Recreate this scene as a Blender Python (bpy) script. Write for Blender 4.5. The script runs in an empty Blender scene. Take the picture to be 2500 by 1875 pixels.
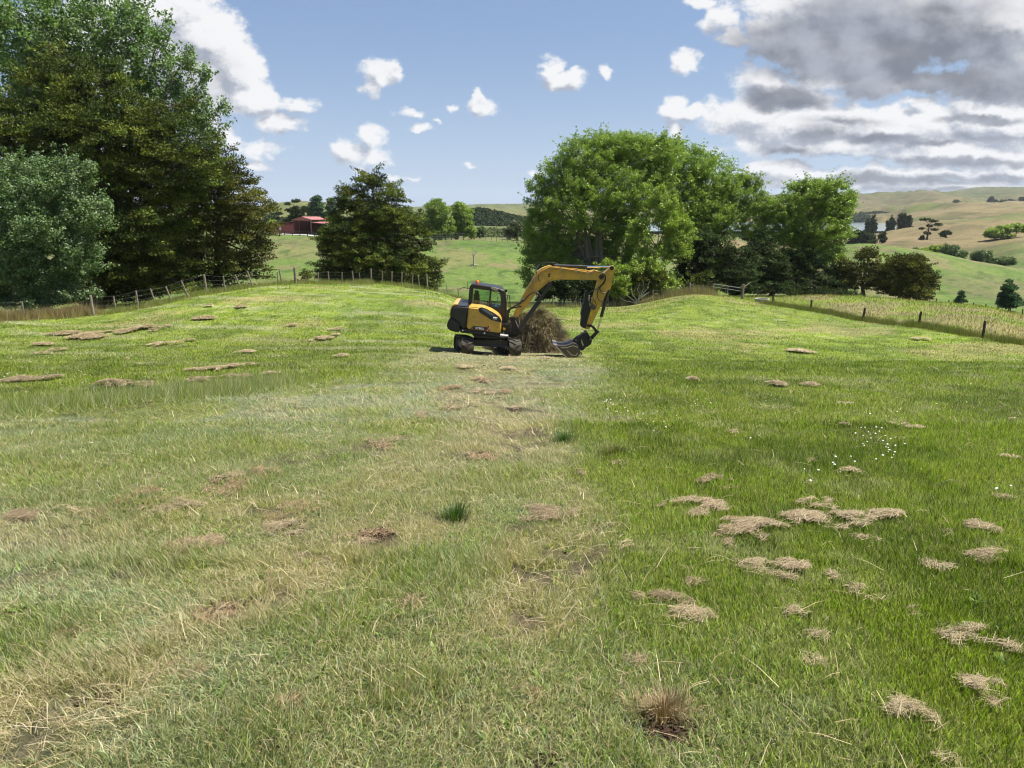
import bpy, bmesh, math, random
import numpy as np
from mathutils import Vector, Matrix

random.seed(7)
RNG = np.random.default_rng(11)
SC = bpy.context.scene
COL = SC.collection

# ------------------------------------------------------------------ camera
FPX = 1735.0                      # focal length in pixels of the 2500 px wide photograph
PITCH = math.radians(13.5)
cam_d = bpy.data.cameras.new("camera")
cam_d.sensor_width = 36.0
cam_d.lens = 36.0 * FPX / 2500.0
cam_d.clip_start = 0.05
cam_d.clip_end = 30000
cam = bpy.data.objects.new("camera", cam_d)
cam.location = (0, 0, 0)
cam.rotation_euler = (math.radians(90) - PITCH, 0, 0)
COL.objects.link(cam)
SC.camera = cam

# ------------------------------------------------------------------ light
SUN_EL = math.radians(62)
SUN_AZ = math.radians(90)         # clockwise from +Y (ahead), towards +X (right)
sd = bpy.data.lights.new("sun", 'SUN')
sd.energy = 4.9
sd.angle = math.radians(0.53)
sd.color = (1.0, 0.955, 0.88)
sun = bpy.data.objects.new("sun", sd)
to_sun = Vector((math.sin(SUN_AZ) * math.cos(SUN_EL), math.cos(SUN_AZ) * math.cos(SUN_EL), math.sin(SUN_EL)))
sun.rotation_euler = to_sun.to_track_quat('Z', 'Y').to_euler()
sun.location = (0, 0, 60)
COL.objects.link(sun)

SC.view_settings.view_transform = 'Standard'
SC.view_settings.look = 'None'
SC.view_settings.exposure = 1.05
SC.view_settings.gamma = 1.0
SC.cycles.max_bounces = 6
SC.cycles.diffuse_bounces = 3
SC.cycles.glossy_bounces = 3
SC.cycles.transmission_bounces = 4
SC.cycles.transparent_max_bounces = 8
SC.cycles.volume_bounces = 0
SC.cycles.use_denoising = True
SC.cycles.denoiser = 'OPENIMAGEDENOISE'
SC.cycles.denoising_input_passes = 'RGB_ALBEDO_NORMAL'
SC.cycles.denoising_prefilter = 'ACCURATE'
SC.cycles.filter_width = 1.15
SC.cycles.caustics_reflective = False
SC.cycles.caustics_refractive = False

CP, SP = math.cos(PITCH), math.sin(PITCH)


def px_ratio(py):
    b = (937.5 - py) / FPX
    return (b * CP - SP) / (CP + b * SP)


def at(px, py, D):
    """world point seen at photograph pixel (px,py), D metres ahead of the camera"""
    a = (px - 1250.0) / FPX
    b = (937.5 - py) / FPX
    yd = CP + b * SP
    return Vector((a / yd * D, D, (b * CP - SP) / yd * D))


def project(x, y, z):
    """inverse of at() for arrays"""
    x, y, z = np.asarray(x, float), np.asarray(y, float), np.asarray(z, float)
    dep = y * CP - z * SP
    up = y * SP + z * CP
    dep = np.maximum(dep, 1e-3)
    return 1250 + FPX * x / dep, 937.5 - FPX * up / dep


# ------------------------------------------------------------------ node helpers
class NT:
    def __init__(self, tree):
        self.t = tree
        self.L = tree.links

    def n(self, typ, **kw):
        nd = self.t.nodes.new(typ)
        for k, v in kw.items():
            setattr(nd, k, v)
        return nd

    def put(self, sock, v):
        if isinstance(v, bpy.types.NodeSocket):
            self.L.new(v, sock)
        elif v is not None:
            sock.default_value = v

    def math(self, op, a, b=None, c=None, clamp=False):
        nd = self.n('ShaderNodeMath', operation=op)
        nd.use_clamp = clamp
        for i, v in enumerate((a, b, c)):
            self.put(nd.inputs[i], v)
        return nd.outputs[0]

    def mixc(self, f, a, b, blend='MIX'):
        nd = self.n('ShaderNodeMix', data_type='RGBA', blend_type=blend)
        self.put(nd.inputs[0], f)
        for i, v in ((6, a), (7, b)):
            if isinstance(v, tuple) and len(v) == 3:
                v = (*v, 1)
            self.put(nd.inputs[i], v)
        return nd.outputs[2]

    def smooth(self, v, lo, hi, o0=0.0, o1=1.0):
        nd = self.n('ShaderNodeMapRange', interpolation_type='SMOOTHSTEP')
        self.put(nd.inputs[0], v)
        for i, x in enumerate((lo, hi, o0, o1)):
            self.put(nd.inputs[i + 1], x)
        return nd.outputs[0]

    def noise(self, vec, scale, detail=4, rough=0.5, lac=2.0, dist=0.0, out=0):
        nd = self.n('ShaderNodeTexNoise')
        self.put(nd.inputs['Vector'], vec)
        nd.inputs['Scale'].default_value = scale
        nd.inputs['Detail'].default_value = detail
        nd.inputs['Roughness'].default_value = rough
        nd.inputs['Lacunarity'].default_value = lac
        nd.inputs['Distortion'].default_value = dist
        return nd.outputs[out]


def new_mat(name):
    m = bpy.data.materials.new(name)
    m.use_nodes = True
    m.node_tree.nodes.clear()
    nt = NT(m.node_tree)
    out = nt.n('ShaderNodeOutputMaterial')
    return m, nt, out


def paint(name, col, rough=0.5, metal=0.0, spec=0.5, dirt=0.0, dirtcol=(0.12, 0.10, 0.07), scale=6.0, bump=0.0, coat=0.0):
    """plain coated / raw surface with noise wear"""
    m, nt, out = new_mat(name)
    b = nt.n('ShaderNodeBsdfPrincipled')
    tc = nt.n('ShaderNodeTexCoord').outputs['Object']
    n1 = nt.noise(tc, scale, 6, 0.65)
    f = nt.smooth(n1, 0.5 - 0.25 * dirt, 0.85 - 0.25 * dirt, 0.0, min(1.0, dirt))
    c = nt.mixc(f, col, dirtcol)
    n2 = nt.noise(tc, scale * 4, 3, 0.6)
    c = nt.mixc(nt.math('MULTIPLY', n2, 0.25), c, (col[0] * .7, col[1] * .7, col[2] * .7))
    nt.put(b.inputs['Base Color'], c)
    nt.put(b.inputs['Roughness'], nt.smooth(n1, 0.2, 0.8, rough * 0.8, min(1, rough * 1.25)))
    b.inputs['Metallic'].default_value = metal
    b.inputs['Specular IOR Level'].default_value = spec
    b.inputs['Coat Weight'].default_value = coat
    if bump:
        bp = nt.n('ShaderNodeBump')
        bp.inputs['Strength'].default_value = bump
        bp.inputs['Distance'].default_value = 0.02
        nt.put(bp.inputs['Height'], n2)
        nt.put(b.inputs['Normal'], bp.outputs[0])
    nt.put(out.inputs[0], b.outputs[0])
    return m


def foliage_mat(name, trans=0.35, rough=0.5, spec=0.3, under=None, attr=True, col=(0.05, 0.1, 0.02)):
    m, nt, out = new_mat(name)
    if attr:
        c = nt.n('ShaderNodeAttribute', attribute_name='Col').outputs['Color']
    else:
        c = nt.mixc(0.0, col, col)
    if under is not None:
        geo = nt.n('ShaderNodeNewGeometry')
        c = nt.mixc(nt.math('MULTIPLY', geo.outputs['Backfacing'], 0.35), c, under)
    b = nt.n('ShaderNodeBsdfPrincipled')
    nt.put(b.inputs['Base Color'], c)
    b.inputs['Roughness'].default_value = rough
    b.inputs['Specular IOR Level'].default_value = spec
    tr = nt.n('ShaderNodeBsdfTranslucent')
    tc = nt.mixc(1.0, c, (1.0, 1.25, 0.45), 'MULTIPLY')
    nt.put(tr.inputs[0], tc)
    mx = nt.n('ShaderNodeMixShader')
    mx.inputs[0].default_value = trans
    nt.put(mx.inputs[1], b.outputs[0])
    nt.put(mx.inputs[2], tr.outputs[0])
    nt.put(out.inputs[0], mx.outputs[0])
    return m


# ------------------------------------------------------------------ mesh helpers
def mesh_np(name, verts, faces_flat, nper, mat=None, parent=None, col=None, smooth=False, fcol=None):
    """numpy mesh: verts (N,3); faces_flat (M,nper) int"""
    me = bpy.data.meshes.new(name)
    nv = len(verts)
    me.vertices.add(nv)
    me.vertices.foreach_set('co', np.ascontiguousarray(verts, dtype=np.float32).ravel())
    if isinstance(faces_flat, (list, tuple)):
        arrs, sizes = faces_flat, nper
        loops = np.concatenate([a.ravel() for a in arrs])
        tot = np.concatenate([np.full(len(a), s) for a, s in zip(arrs, sizes)])
    else:
        loops = faces_flat.ravel()
        tot = np.full(len(faces_flat), nper)
    start = np.concatenate([[0], np.cumsum(tot)[:-1]]) if len(tot) else np.zeros(0, int)
    me.loops.add(len(loops))
    me.loops.foreach_set('vertex_index', loops.astype(np.int32))
    me.polygons.add(len(tot))
    me.polygons.foreach_set('loop_start', start.astype(np.int32))
    me.update(calc_edges=True)
    if smooth:
        me.polygons.foreach_set('use_smooth', np.ones(len(tot), bool))
    if col is not None:
        a = me.color_attributes.new('Col', 'FLOAT_COLOR', 'POINT')
        c4 = np.ones((nv, 4), np.float32)
        c4[:, :3] = col
        a.data.foreach_set('color', c4.ravel())
    if mat:
        me.materials.append(mat)
    o = bpy.data.objects.new(name, me)
    COL.objects.link(o)
    if parent:
        o.parent = parent
    return o


def empty(name, loc, label, cat, group=None, rz=0.0):
    e = bpy.data.objects.new(name, None)
    e.location = loc
    e.rotation_euler = (0, 0, rz)
    e.empty_display_size = 0.2
    COL.objects.link(e)
    tag(e, label, cat, group)
    return e


def tag(o, label=None, cat=None, group=None, kind=None):
    if label:
        o['label'] = label
    if cat:
        o['category'] = cat
    if group:
        o['group'] = group
    if kind:
        o['kind'] = kind
    return o


class MB:
    """collects world space shapes, builds one mesh object"""

    def __init__(self):
        self.v = []
        self.f = []

    def add(self, vs, fs):
        k = len(self.v)
        self.v += [tuple(p) for p in vs]
        self.f += [tuple(i + k for i in f) for f in fs]

    def tube(self, pts, radii, n=8, cap=True):
        pts = [Vector(p) for p in pts]
        if isinstance(radii, (int, float)):
            radii = [radii] * len(pts)
        vs, fs = [], []
        ref = None
        for i, p in enumerate(pts):
            t = (pts[min(i + 1, len(pts) - 1)] - pts[max(i - 1, 0)])
            t = t.normalized() if t.length > 1e-9 else Vector((0, 0, 1))
            if ref is None:
                ref = t.orthogonal().normalized()
            u = (ref - t * ref.dot(t))
            u = u.normalized() if u.length > 1e-6 else t.orthogonal().normalized()
            ref = u
            w = t.cross(u)
            for k in range(n):
                a = 2 * math.pi * k / n
                vs.append(p + (u * math.cos(a) + w * math.sin(a)) * radii[i])
        for i in range(len(pts) - 1):
            for k in range(n):
                k2 = (k + 1) % n
                fs.append((i * n + k, i * n + k2, (i + 1) * n + k2, (i + 1) * n + k))
        if cap:
            fs.append(tuple(range(n))[::-1])
            fs.append(tuple((len(pts) - 1) * n + k for k in range(n)))
        self.add(vs, fs)

    def prism(self, front, back):
        """front/back: equal-length loops of points"""
        n = len(front)
        vs = list(front) + list(back)
        fs = [tuple(range(n)), tuple(range(2 * n - 1, n - 1, -1))]
        for i in range(n):
            j = (i + 1) % n
            fs.append((i, n + i, n + j, j))
        self.add(vs, fs)

    def box(self, c, sx, sy, sz, rot=None):
        c = Vector(c)
        vs = []
        for dx in (-1, 1):
            for dy in (-1, 1):
                for dz in (-1, 1):
                    p = Vector((dx * sx / 2, dy * sy / 2, dz * sz / 2))
                    if rot:
                        p = rot @ p
                    vs.append(c + p)
        self.add(vs, [(0, 1, 3, 2), (4, 6, 7, 5), (0, 4, 5, 1), (2, 3, 7, 6), (0, 2, 6, 4), (1, 5, 7, 3)])

    def build(self, name, mat, parent=None, origin=(0, 0, 0), bevel=0.0, smooth=False, seg=2):
        origin = Vector(origin)
        me = bpy.data.meshes.new(name)
        me.from_pydata([tuple(Vector(p) - origin) for p in self.v], [], self.f)
        bm = bmesh.new()
        bm.from_mesh(me)
        bmesh.ops.recalc_face_normals(bm, faces=bm.faces)
        if bevel > 0:
            es = [e for e in bm.edges if len(e.link_faces) == 2 and e.calc_face_angle(0) > 0.5]
            bmesh.ops.bevel(bm, geom=es, offset=bevel, segments=seg, affect='EDGES', clamp_overlap=True)
        if smooth:
            for f in bm.faces:
                f.smooth = True
            for e in bm.edges:
                if len(e.link_faces) == 2 and e.calc_face_angle(0) > 0.6:
                    e.smooth = False
        bm.to_mesh(me)
        bm.free()
        me.materials.append(mat)
        o = bpy.data.objects.new(name, me)
        COL.objects.link(o)
        if parent:
            o.parent = parent
        else:
            o.location = origin
        return o


# ------------------------------------------------------------------ numpy noise
_H = np.random.default_rng(5).random((256, 256))


def vnoise(x, y):
    xi, yi = np.floor(x).astype(int), np.floor(y).astype(int)
    fx, fy = x - xi, y - yi
    fx = fx * fx * (3 - 2 * fx)
    fy = fy * fy * (3 - 2 * fy)
    g = lambda i, j: _H[(i) & 255, (j) & 255]
    return (g(xi, yi) * (1 - fx) + g(xi + 1, yi) * fx) * (1 - fy) + (g(xi, yi + 1) * (1 - fx) + g(xi + 1, yi + 1) * fx) * fy


def fbm(x, y, oct=4, gain=0.5):
    s, a, t = 0.0, 1.0, 0.0
    for k in range(oct):
        s = s + a * vnoise(x * 2 ** k + 17.3 * k, y * 2 ** k + 9.1 * k)
        t += a
        a *= gain
    return s / t


def sstep(x, a, b):
    t = np.clip((x - a) / (b - a), 0, 1)
    return t * t * (3 - 2 * t)
# ------------------------------------------------------------------ sky with clouds
W = bpy.data.worlds.new("World")
SC.world = W
W.use_nodes = True
W.node_tree.nodes.clear()
nt = NT(W.node_tree)
wout = nt.n('ShaderNodeOutputWorld')
sky = nt.n('ShaderNodeTexSky', sky_type='NISHITA')
sky.sun_disc = False
sky.sun_elevation = SUN_EL
sky.sun_rotation = SUN_AZ
sky.altitude = 0
sky.air_density = 1.0
sky.dust_density = 0.6
sky.ozone_density = 2.0
bg_sky = nt.n('ShaderNodeBackground')
bg_sky.inputs[1].default_value = 0.063
tcw = nt.n('ShaderNodeTexCoord').outputs['Generated']
sep = nt.n('ShaderNodeSeparateXYZ')
nt.put(sep.inputs[0], tcw)
veil = nt.smooth(sep.outputs[2], -0.02, 0.30, 0.86, 0.42)     # thin high veil, thicker towards the horizon
skc = nt.mixc(veil, sky.outputs[0], nt.mixc(nt.smooth(sep.outputs[2], 0.0, 0.24), (3.7, 4.7, 6.3), (2.1, 3.0, 5.0)))
nt.put(bg_sky.inputs[0], skc)
ysafe = nt.math('MAXIMUM', sep.outputs[1], 0.05)
U = nt.math('DIVIDE', sep.outputs[0], ysafe)
V = nt.math('DIVIDE', sep.outputs[2], ysafe)


def uv_of(px, py):
    a = (px - 1250.0) / FPX
    b = (937.5 - py) / FPX
    yd = CP + b * SP
    return a / yd, (b * CP - SP) / yd


def combine(u, v, w=0.0):
    c = nt.n('ShaderNodeCombineXYZ')
    nt.put(c.inputs[0], u)
    nt.put(c.inputs[1], v)
    nt.put(c.inputs[2], w)
    return c.outputs[0]


# domain warp makes the ellipses billow
Pv = combine(U, nt.math('MULTIPLY', V, 1.35))
wn = nt.noise(Pv, 9.0, 6, 0.55, out=1)
wsep = nt.n('ShaderNodeSeparateColor')
nt.put(wsep.inputs[0], wn)
Uw = nt.math('ADD', U, nt.math('MULTIPLY', nt.math('SUBTRACT', wsep.outputs[0], 0.5), 0.055))
wn2 = nt.noise(Pv, 38.0, 5, 0.6, out=1)
wsep2 = nt.n('ShaderNodeSeparateColor')
nt.put(wsep2.inputs[0], wn2)
Uw = nt.math('ADD', Uw, nt.math('MULTIPLY', nt.math('SUBTRACT', wsep2.outputs[0], 0.5), 0.022))
Vw = nt.math('ADD', V, nt.math('MULTIPLY', nt.math('SUBTRACT', wsep.outputs[1], 0.5), 0.036))

BLOBS = [  # px, py, rx, ry (photograph pixels), weight
    # big white cloud, upper left
    (380, 20, 170, 80, 1.5), (500, 95, 115, 80, 1.4), (575, 165, 75, 85, 1.4), (600, 235, 85, 55, 1.2), (450, 200, 170, 140, 1.5),
    (660, 250, 45, 35, 1), (735, 262, 60, 28, .9), (700, 305, 65, 22, .9), (560, 330, 30, 40, .7), (250, 100, 200, 140, .9),
    (40, 330, 60, 60, .6),
    (630, 362, 58, 24, .62), (620, 398, 34, 12, .7),
    (925, 178, 56, 40, 1), (905, 212, 36, 28, .7), (968, 168, 22, 34, .8),
    (900, 335, 36, 34, .95), (850, 370, 55, 38, .95), (910, 385, 48, 30, .8), (880, 412, 40, 12, .5),
    (1172, 262, 50, 30, 1), (1165, 240, 22, 20, .9), (1098, 266, 20, 12, .6), (1000, 284, 38, 16, .6), (1014, 318, 30, 14, .8), (1058, 300, 18, 9, .5),
    (1344, 165, 36, 38, 1), (1372, 195, 60, 30, 1), (1400, 178, 26, 22, .9), (1350, 208, 30, 18, .7), (1484, 168, 16, 22, .6), (1307, 420, 28, 11, .8),
    (965, 432, 24, 11, .7), (1140, 407, 20, 6, .5), (1000, 428, 30, 6, .4), (1440, 425, 14, 6, .4), (690, 320, 40, 16, .4),
    (1672, 148, 40, 32, .8), (1655, 262, 42, 38, 1), (1700, 275, 45, 26, 1), (1652, 312, 36, 22, .8), (1760, 45, 60, 45, 1), (1700, 5, 40, 18, .7), (1790, 95, 50, 30, .8),
    # large grey mass, upper right
    (2140, 20, 380, 115, 1.7), (2080, 130, 260, 80, 1.7), (2420, 60, 240, 120, 1.7), (2450, 195, 190, 65, 1.6), (1900, 90, 95, 95, 1.4),
    (1860, 210, 80, 60, .9), (1950, 240, 130, 42, 1), (2120, 195, 110, 50, 1.3), (2300, 190, 150, 30, .9), (2020, 190, 140, 50, .8),
    # white banks below
    (1830, 290, 130, 70, 1.1), (1990, 310, 190, 60, 1.4), (2200, 310, 260, 70, 1.5), (2440, 300, 170, 75, 1.5), (2240, 240, 60, 20, .8), (2380, 250, 70, 30, .9),
    (2020, 360, 300, 40, .9), (2350, 370, 280, 50, 1.1), (1900, 408, 110, 20, .9), (2300, 425, 330, 26, .75), (2480, 410, 140, 45, .8), (2050, 440, 300, 18, .75), (2300, 455, 320, 24, .95), (1950, 425, 130, 14, .7),
]


def blobfield(u, v, blobs, soft=1.0):
    tot = None
    for (bx, by, rx, ry, w) in blobs:
        cu, cv = uv_of(bx, by)
        u1, _ = uv_of(bx + rx, by)
        _, v1 = uv_of(bx, by - ry)
        du = nt.math('MULTIPLY', nt.math('SUBTRACT', u, cu), 1.0 / (u1 - cu))
        dv = nt.math('MULTIPLY', nt.math('SUBTRACT', v, cv), 1.0 / (v1 - cv))
        d2 = nt.math('MULTIPLY_ADD', du, du, nt.math('MULTIPLY', dv, dv))
        d = nt.math('MULTIPLY_ADD', nt.math('SQRT', d2), -w, w)          # w*(1-d)
        tot = d if tot is None else nt.math('SMOOTH_MAX', tot, d, 0.18)
    return tot


Vw = nt.math('ADD', Vw, nt.math('MULTIPLY', nt.math('SUBTRACT', wsep2.outputs[1], 0.5), 0.018))
M = blobfield(Uw, Vw, BLOBS)
ridge = nt.noise(Pv, 26.0, 9, 0.62)
den = nt.math('ADD', M, nt.math('MULTIPLY', nt.math('SUBTRACT', ridge, 0.47), 1.9))
ahead = nt.smooth(sep.outputs[1], 0.06, 0.25)
# generic scattered clouds for the part of the sky behind the photographer
zs = nt.math('ADD', nt.math('MAXIMUM', sep.outputs[2], 0.0), 0.12)
Pb = combine(nt.math('DIVIDE', sep.outputs[0], zs), nt.math('DIVIDE', sep.outputs[1], zs))
nb = nt.noise(Pb, 1.3, 7, 0.58)
den_b = nt.smooth(nb, 0.52, 0.68, -0.2, 0.6)
den = nt.math('ADD', nt.math('MULTIPLY', den, ahead), nt.math('MULTIPLY', den_b, nt.math('SUBTRACT', 1.0, ahead)))
above = nt.smooth(sep.outputs[2], -0.01, 0.012)
alpha = nt.math('MULTIPLY', nt.smooth(den, -0.04, 0.46), above)

# relief: compare the cloud relief with itself a little towards the sun
ln1 = nt.noise(Pv, 9.0, 6, 0.52)
Pv2 = combine(nt.math('ADD', U, 0.012), nt.math('MULTIPLY', nt.math('ADD', V, 0.014), 1.35))
ln2 = nt.noise(Pv2, 9.0, 6, 0.52)
relief = nt.math('SUBTRACT', ln1, ln2)
M2 = blobfield(nt.math('ADD', Uw, 0.010), nt.math('ADD', Vw, 0.015), BLOBS)
hn1 = nt.noise(Pv, 24.0, 6, 0.6)
hn2 = nt.noise(combine(nt.math('ADD', U, 0.006), nt.math('MULTIPLY', nt.math('ADD', V, 0.008), 1.35)), 24.0, 6, 0.6)
relief2 = nt.math('ADD', nt.math('MULTIPLY', relief, 1.5), nt.math('MULTIPLY', nt.math('SUBTRACT', hn1, hn2), 1.5))
sidelit = nt.math('MAXIMUM', nt.math('MINIMUM', nt.math('SUBTRACT', M, M2), 0.45), -0.45)
lit = nt.math('ADD', nt.math('ADD', relief2, nt.math('MULTIPLY', sidelit, 0.95)), nt.smooth(den, 0.0, 1.5, 0.86, 0.70))
# thick cores seen from below are grey
DARK = [(2150, 110, 430, 100, 1.0), (2150, 130, 330, 75, 1), (2060, 160, 250, 60, 1), (2380, 190, 240, 60, 1.1), (1930, 246, 130, 34, .9), (2120, 215, 90, 40, .9),
        (2330, 110, 260, 50, 1), (2460, 225, 110, 40, 1), (1920, 100, 90, 90, .75), (2300, 30, 220, 60, .45), (2080, 30, 200, 80, .45),
        (2400, 292, 130, 16, .8), (1920, 372, 80, 14, .6), (2150, 340, 130, 16, .5), (2250, 350, 120, 10, .5), (2420, 335, 110, 10, .6),
        (2080, 400, 240, 16, .6), (2350, 395, 240, 14, .6), (2250, 440, 420, 16, .6), (2000, 330, 60, 26, .4), (2350, 465, 300, 14, .6), (2050, 300, 100, 14, .35),
        (400, 190, 130, 90, .3)]
DK = nt.math('MULTIPLY', blobfield(Uw, Vw, DARK), ahead)
dn = nt.noise(Pv, 7.0, 6, 0.55)
dk = nt.smooth(nt.math('ADD', DK, nt.math('MULTIPLY', nt.math('SUBTRACT', dn, 0.5), 0.6)), -0.15, 0.42)
# cloud colour
c_lit = nt.mixc(nt.smooth(lit, 0.25, 1.05), (0.40, 0.44, 0.53), (0.89, 0.895, 0.91))
dlow = nt.noise(Pv, 5.0, 4, 0.5)
c_dark = nt.mixc(nt.smooth(nt.math('ADD', nt.math('MULTIPLY', relief, 1.2), dlow), 0.36, 0.72), (0.185, 0.205, 0.25), (0.38, 0.41, 0.48))
c_cl = nt.mixc(nt.math('MULTIPLY', dk, 0.92), c_lit, c_dark)
bg_c = nt.n('ShaderNodeBackground')
nt.put(bg_c.inputs[0], c_cl)
bg_c.inputs[1].default_value = 0.50
mxs = nt.n('ShaderNodeMixShader')
nt.put(mxs.inputs[0], alpha)
nt.put(mxs.inputs[1], bg_sky.outputs[0])
nt.put(mxs.inputs[2], bg_c.outputs[0])
nt.put(wout.inputs[0], mxs.outputs[0])
W.cycles.sampling_method = 'MANUAL'
W.cycles.sample_map_resolution = 512
# ------------------------------------------------------------------ terrain
EYE = 1.6
COLUMNS = {
    -600: [(26, 852), (40, 795), (60, 765), (90, 740), (185, 600), (400, 545), (1000, 525), (3000, 514), (9000, 518)],
    0: [(26, 852), (38, 795), (46, 777), (60, 770), (90, 730), (185, 590), (400, 545), (1000, 525), (3000, 512), (9000, 518)],
    250: [(26, 853), (43, 770), (50, 755), (62, 745), (90, 710), (185, 580), (400, 540), (1000, 522), (3000, 512), (9000, 518)],
    400: [(26, 853), (47, 742), (56, 735), (72, 730), (92, 702), (185, 580), (400, 538), (1000, 522), (3000, 512), (9000, 518)],
    500: [(26, 853), (51, 716), (58, 713), (74, 722), (95, 690), (185, 578), (400, 535), (1000, 522), (3000, 512), (9000, 518)],
    700: [(26, 854), (57, 693), (64, 701), (75, 714), (95, 684), (178, 574), (215, 573), (330, 510), (400, 499), (600, 530), (3000, 512), (9000, 518)],
    900: [(26, 853), (60, 692), (66, 705), (78, 718), (95, 690), (170, 588), (200, 582), (330, 535), (430, 512), (600, 530), (3000, 512), (9000, 518)],
    1060: [(26, 856), (57, 711), (66, 724), (80, 724), (95, 697), (165, 588), (190, 584), (300, 566), (430, 550), (600, 535), (1200, 520), (3000, 508), (9000, 516)],
    1200: [(26, 867), (45, 780), (64, 748), (78, 735), (95, 702), (165, 590), (190, 585), (300, 572), (420, 552), (600, 540), (1200, 517), (2500, 503), (9000, 515)],
    1350: [(26, 872), (45, 786), (68, 751), (76, 744), (95, 710), (165, 605), (200, 592), (400, 552), (1200, 517), (2500, 503), (9000, 515)],
    1500: [(26, 875), (45, 787), (68, 750), (80, 738), (110, 700), (200, 620), (400, 575), (620, 566), (1000, 552), (1157, 545), (1500, 522), (2500, 505), (9000, 515)],
    1700: [(26, 879), (45, 782), (66, 719), (75, 723), (90, 730), (120, 700), (200, 640), (400, 590), (620, 565), (900, 555), (1157, 545), (1250, 540), (1700, 505), (2400, 498), (9000, 515)],
    1870: [(26, 883), (40, 812), (60, 743), (78, 723), (86, 726), (100, 742), (160, 660), (220, 640), (400, 600), (620, 565), (900, 554), (1157, 545), (1250, 538), (1700, 498), (2000, 482), (2400, 492), (9000, 515)],
    2000: [(26, 889), (54, 761), (70, 722), (80, 727), (100, 736), (150, 606), (200, 622), (350, 600), (620, 565), (900, 554), (1157, 545), (1250, 538), (1600, 505), (2000, 478), (2400, 490), (9000, 510)],
    2100: [(26, 893), (50, 781), (68, 724), (80, 735), (100, 735), (150, 596), (180, 606), (260, 622), (400, 590), (620, 565), (850, 556), (1157, 545), (1250, 536), (1500, 508), (1850, 477), (2200, 488), (9000, 500)],
    2180: [(26, 895), (47, 790), (65, 730), (78, 742), (95, 740), (150, 603), (175, 612), (240, 630), (350, 588), (480, 570), (620, 560), (760, 552), (900, 540), (1250, 520), (1400, 512), (1850, 474), (2200, 484), (9000, 497)],
    2260: [(26, 898), (43, 802), (62, 737), (75, 751), (90, 745), (150, 614), (172, 622), (230, 642), (330, 592), (430, 566), (600, 553), (760, 538), (900, 522), (1100, 502), (1300, 508), (1750, 470), (2200, 480), (9000, 493)],
    2400: [(26, 903), (38, 828), (58, 748), (70, 765), (85, 757), (150, 641), (170, 652), (210, 664), (270, 615), (350, 566), (420, 548), (600, 540), (900, 507), (1000, 500), (1150, 507), (1500, 486), (1900, 478), (2600, 461), (9000, 480)],
    2500: [(26, 906), (36, 843), (56, 772), (70, 781), (85, 766), (150, 659), (170, 666), (200, 645), (280, 588), (330, 572), (450, 532), (600, 522), (900, 509), (1200, 503), (1800, 480), (2600, 462), (9000, 470)],
    3000: [(26, 912), (34, 855), (54, 790), (70, 795), (85, 780), (150, 680), (170, 680), (200, 650), (280, 590), (330, 575), (450, 532), (600, 522), (900, 509), (1200, 503), (1800, 475), (2600, 455), (9000, 465)],
}


def pchip(x, y, xq):
    x, y = np.asarray(x, float), np.asarray(y, float)
    h = np.diff(x)
    d = np.diff(y) / h
    m = np.zeros_like(y)
    for i in range(1, len(x) - 1):
        if d[i - 1] * d[i] > 0:
            w1, w2 = 2 * h[i] + h[i - 1], h[i] + 2 * h[i - 1]
            m[i] = (w1 + w2) / (w1 / d[i - 1] + w2 / d[i])
    m[0], m[-1] = d[0], d[-1]
    i = np.clip(np.searchsorted(x, xq) - 1, 0, len(x) - 2)
    t = (xq - x[i]) / h[i]
    t = np.clip(t, 0, 1)
    return ((2 * t ** 3 - 3 * t ** 2 + 1) * y[i] + (t ** 3 - 2 * t ** 2 + t) * h[i] * m[i]
            + (-2 * t ** 3 + 3 * t ** 2) * y[i + 1] + (t ** 3 - t ** 2) * h[i] * m[i + 1])


LG = np.linspace(math.log(0.5), math.log(9000), 700)
PXK = sorted(COLUMNS)
tab0 = []
for p in PXK:
    xs = [math.log(d) for d in (0.5, 1, 2, 4, 7, 11, 16, 20)]
    ys = [-0.13] * 8
    for (D, py) in COLUMNS[p]:
        xs.append(math.log(D))
        ys.append(px_ratio(py) + EYE / D)
    tab0.append(pchip(xs, ys, LG))
tab0 = np.array(tab0)
PXG = np.linspace(-600, 3000, 361)
TAB = np.zeros((len(PXG), len(LG)))
for j in range(len(LG)):
    TAB[:, j] = pchip(PXK, tab0[:, j], PXG)
# soften the kinks between columns
ker = np.array([1, 4, 6, 4, 1]) / 16.0
for _ in range(3):
    P_ = np.pad(TAB, ((2, 2), (0, 0)), mode='edge')
    TAB = sum(ker[k] * P_[k:k + len(PXG)] for k in range(5))


def slope_at(px, D):
    fx = np.clip((px + 600) / 3600 * (len(PXG) - 1), 0, len(PXG) - 1.001)
    fy = np.clip((np.log(np.maximum(D, 0.5)) - LG[0]) / (LG[-1] - LG[0]) * (len(LG) - 1), 0, len(LG) - 1.001)
    i, j = fx.astype(int), fy.astype(int)
    a, b = fx - i, fy - j
    w = (TAB[i, j] * (1 - a) + TAB[i + 1, j] * a) * (1 - b) + (TAB[i, j + 1] * (1 - a) + TAB[i + 1, j + 1] * a) * b
    return w - EYE / np.maximum(D, 0.5)


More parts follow.
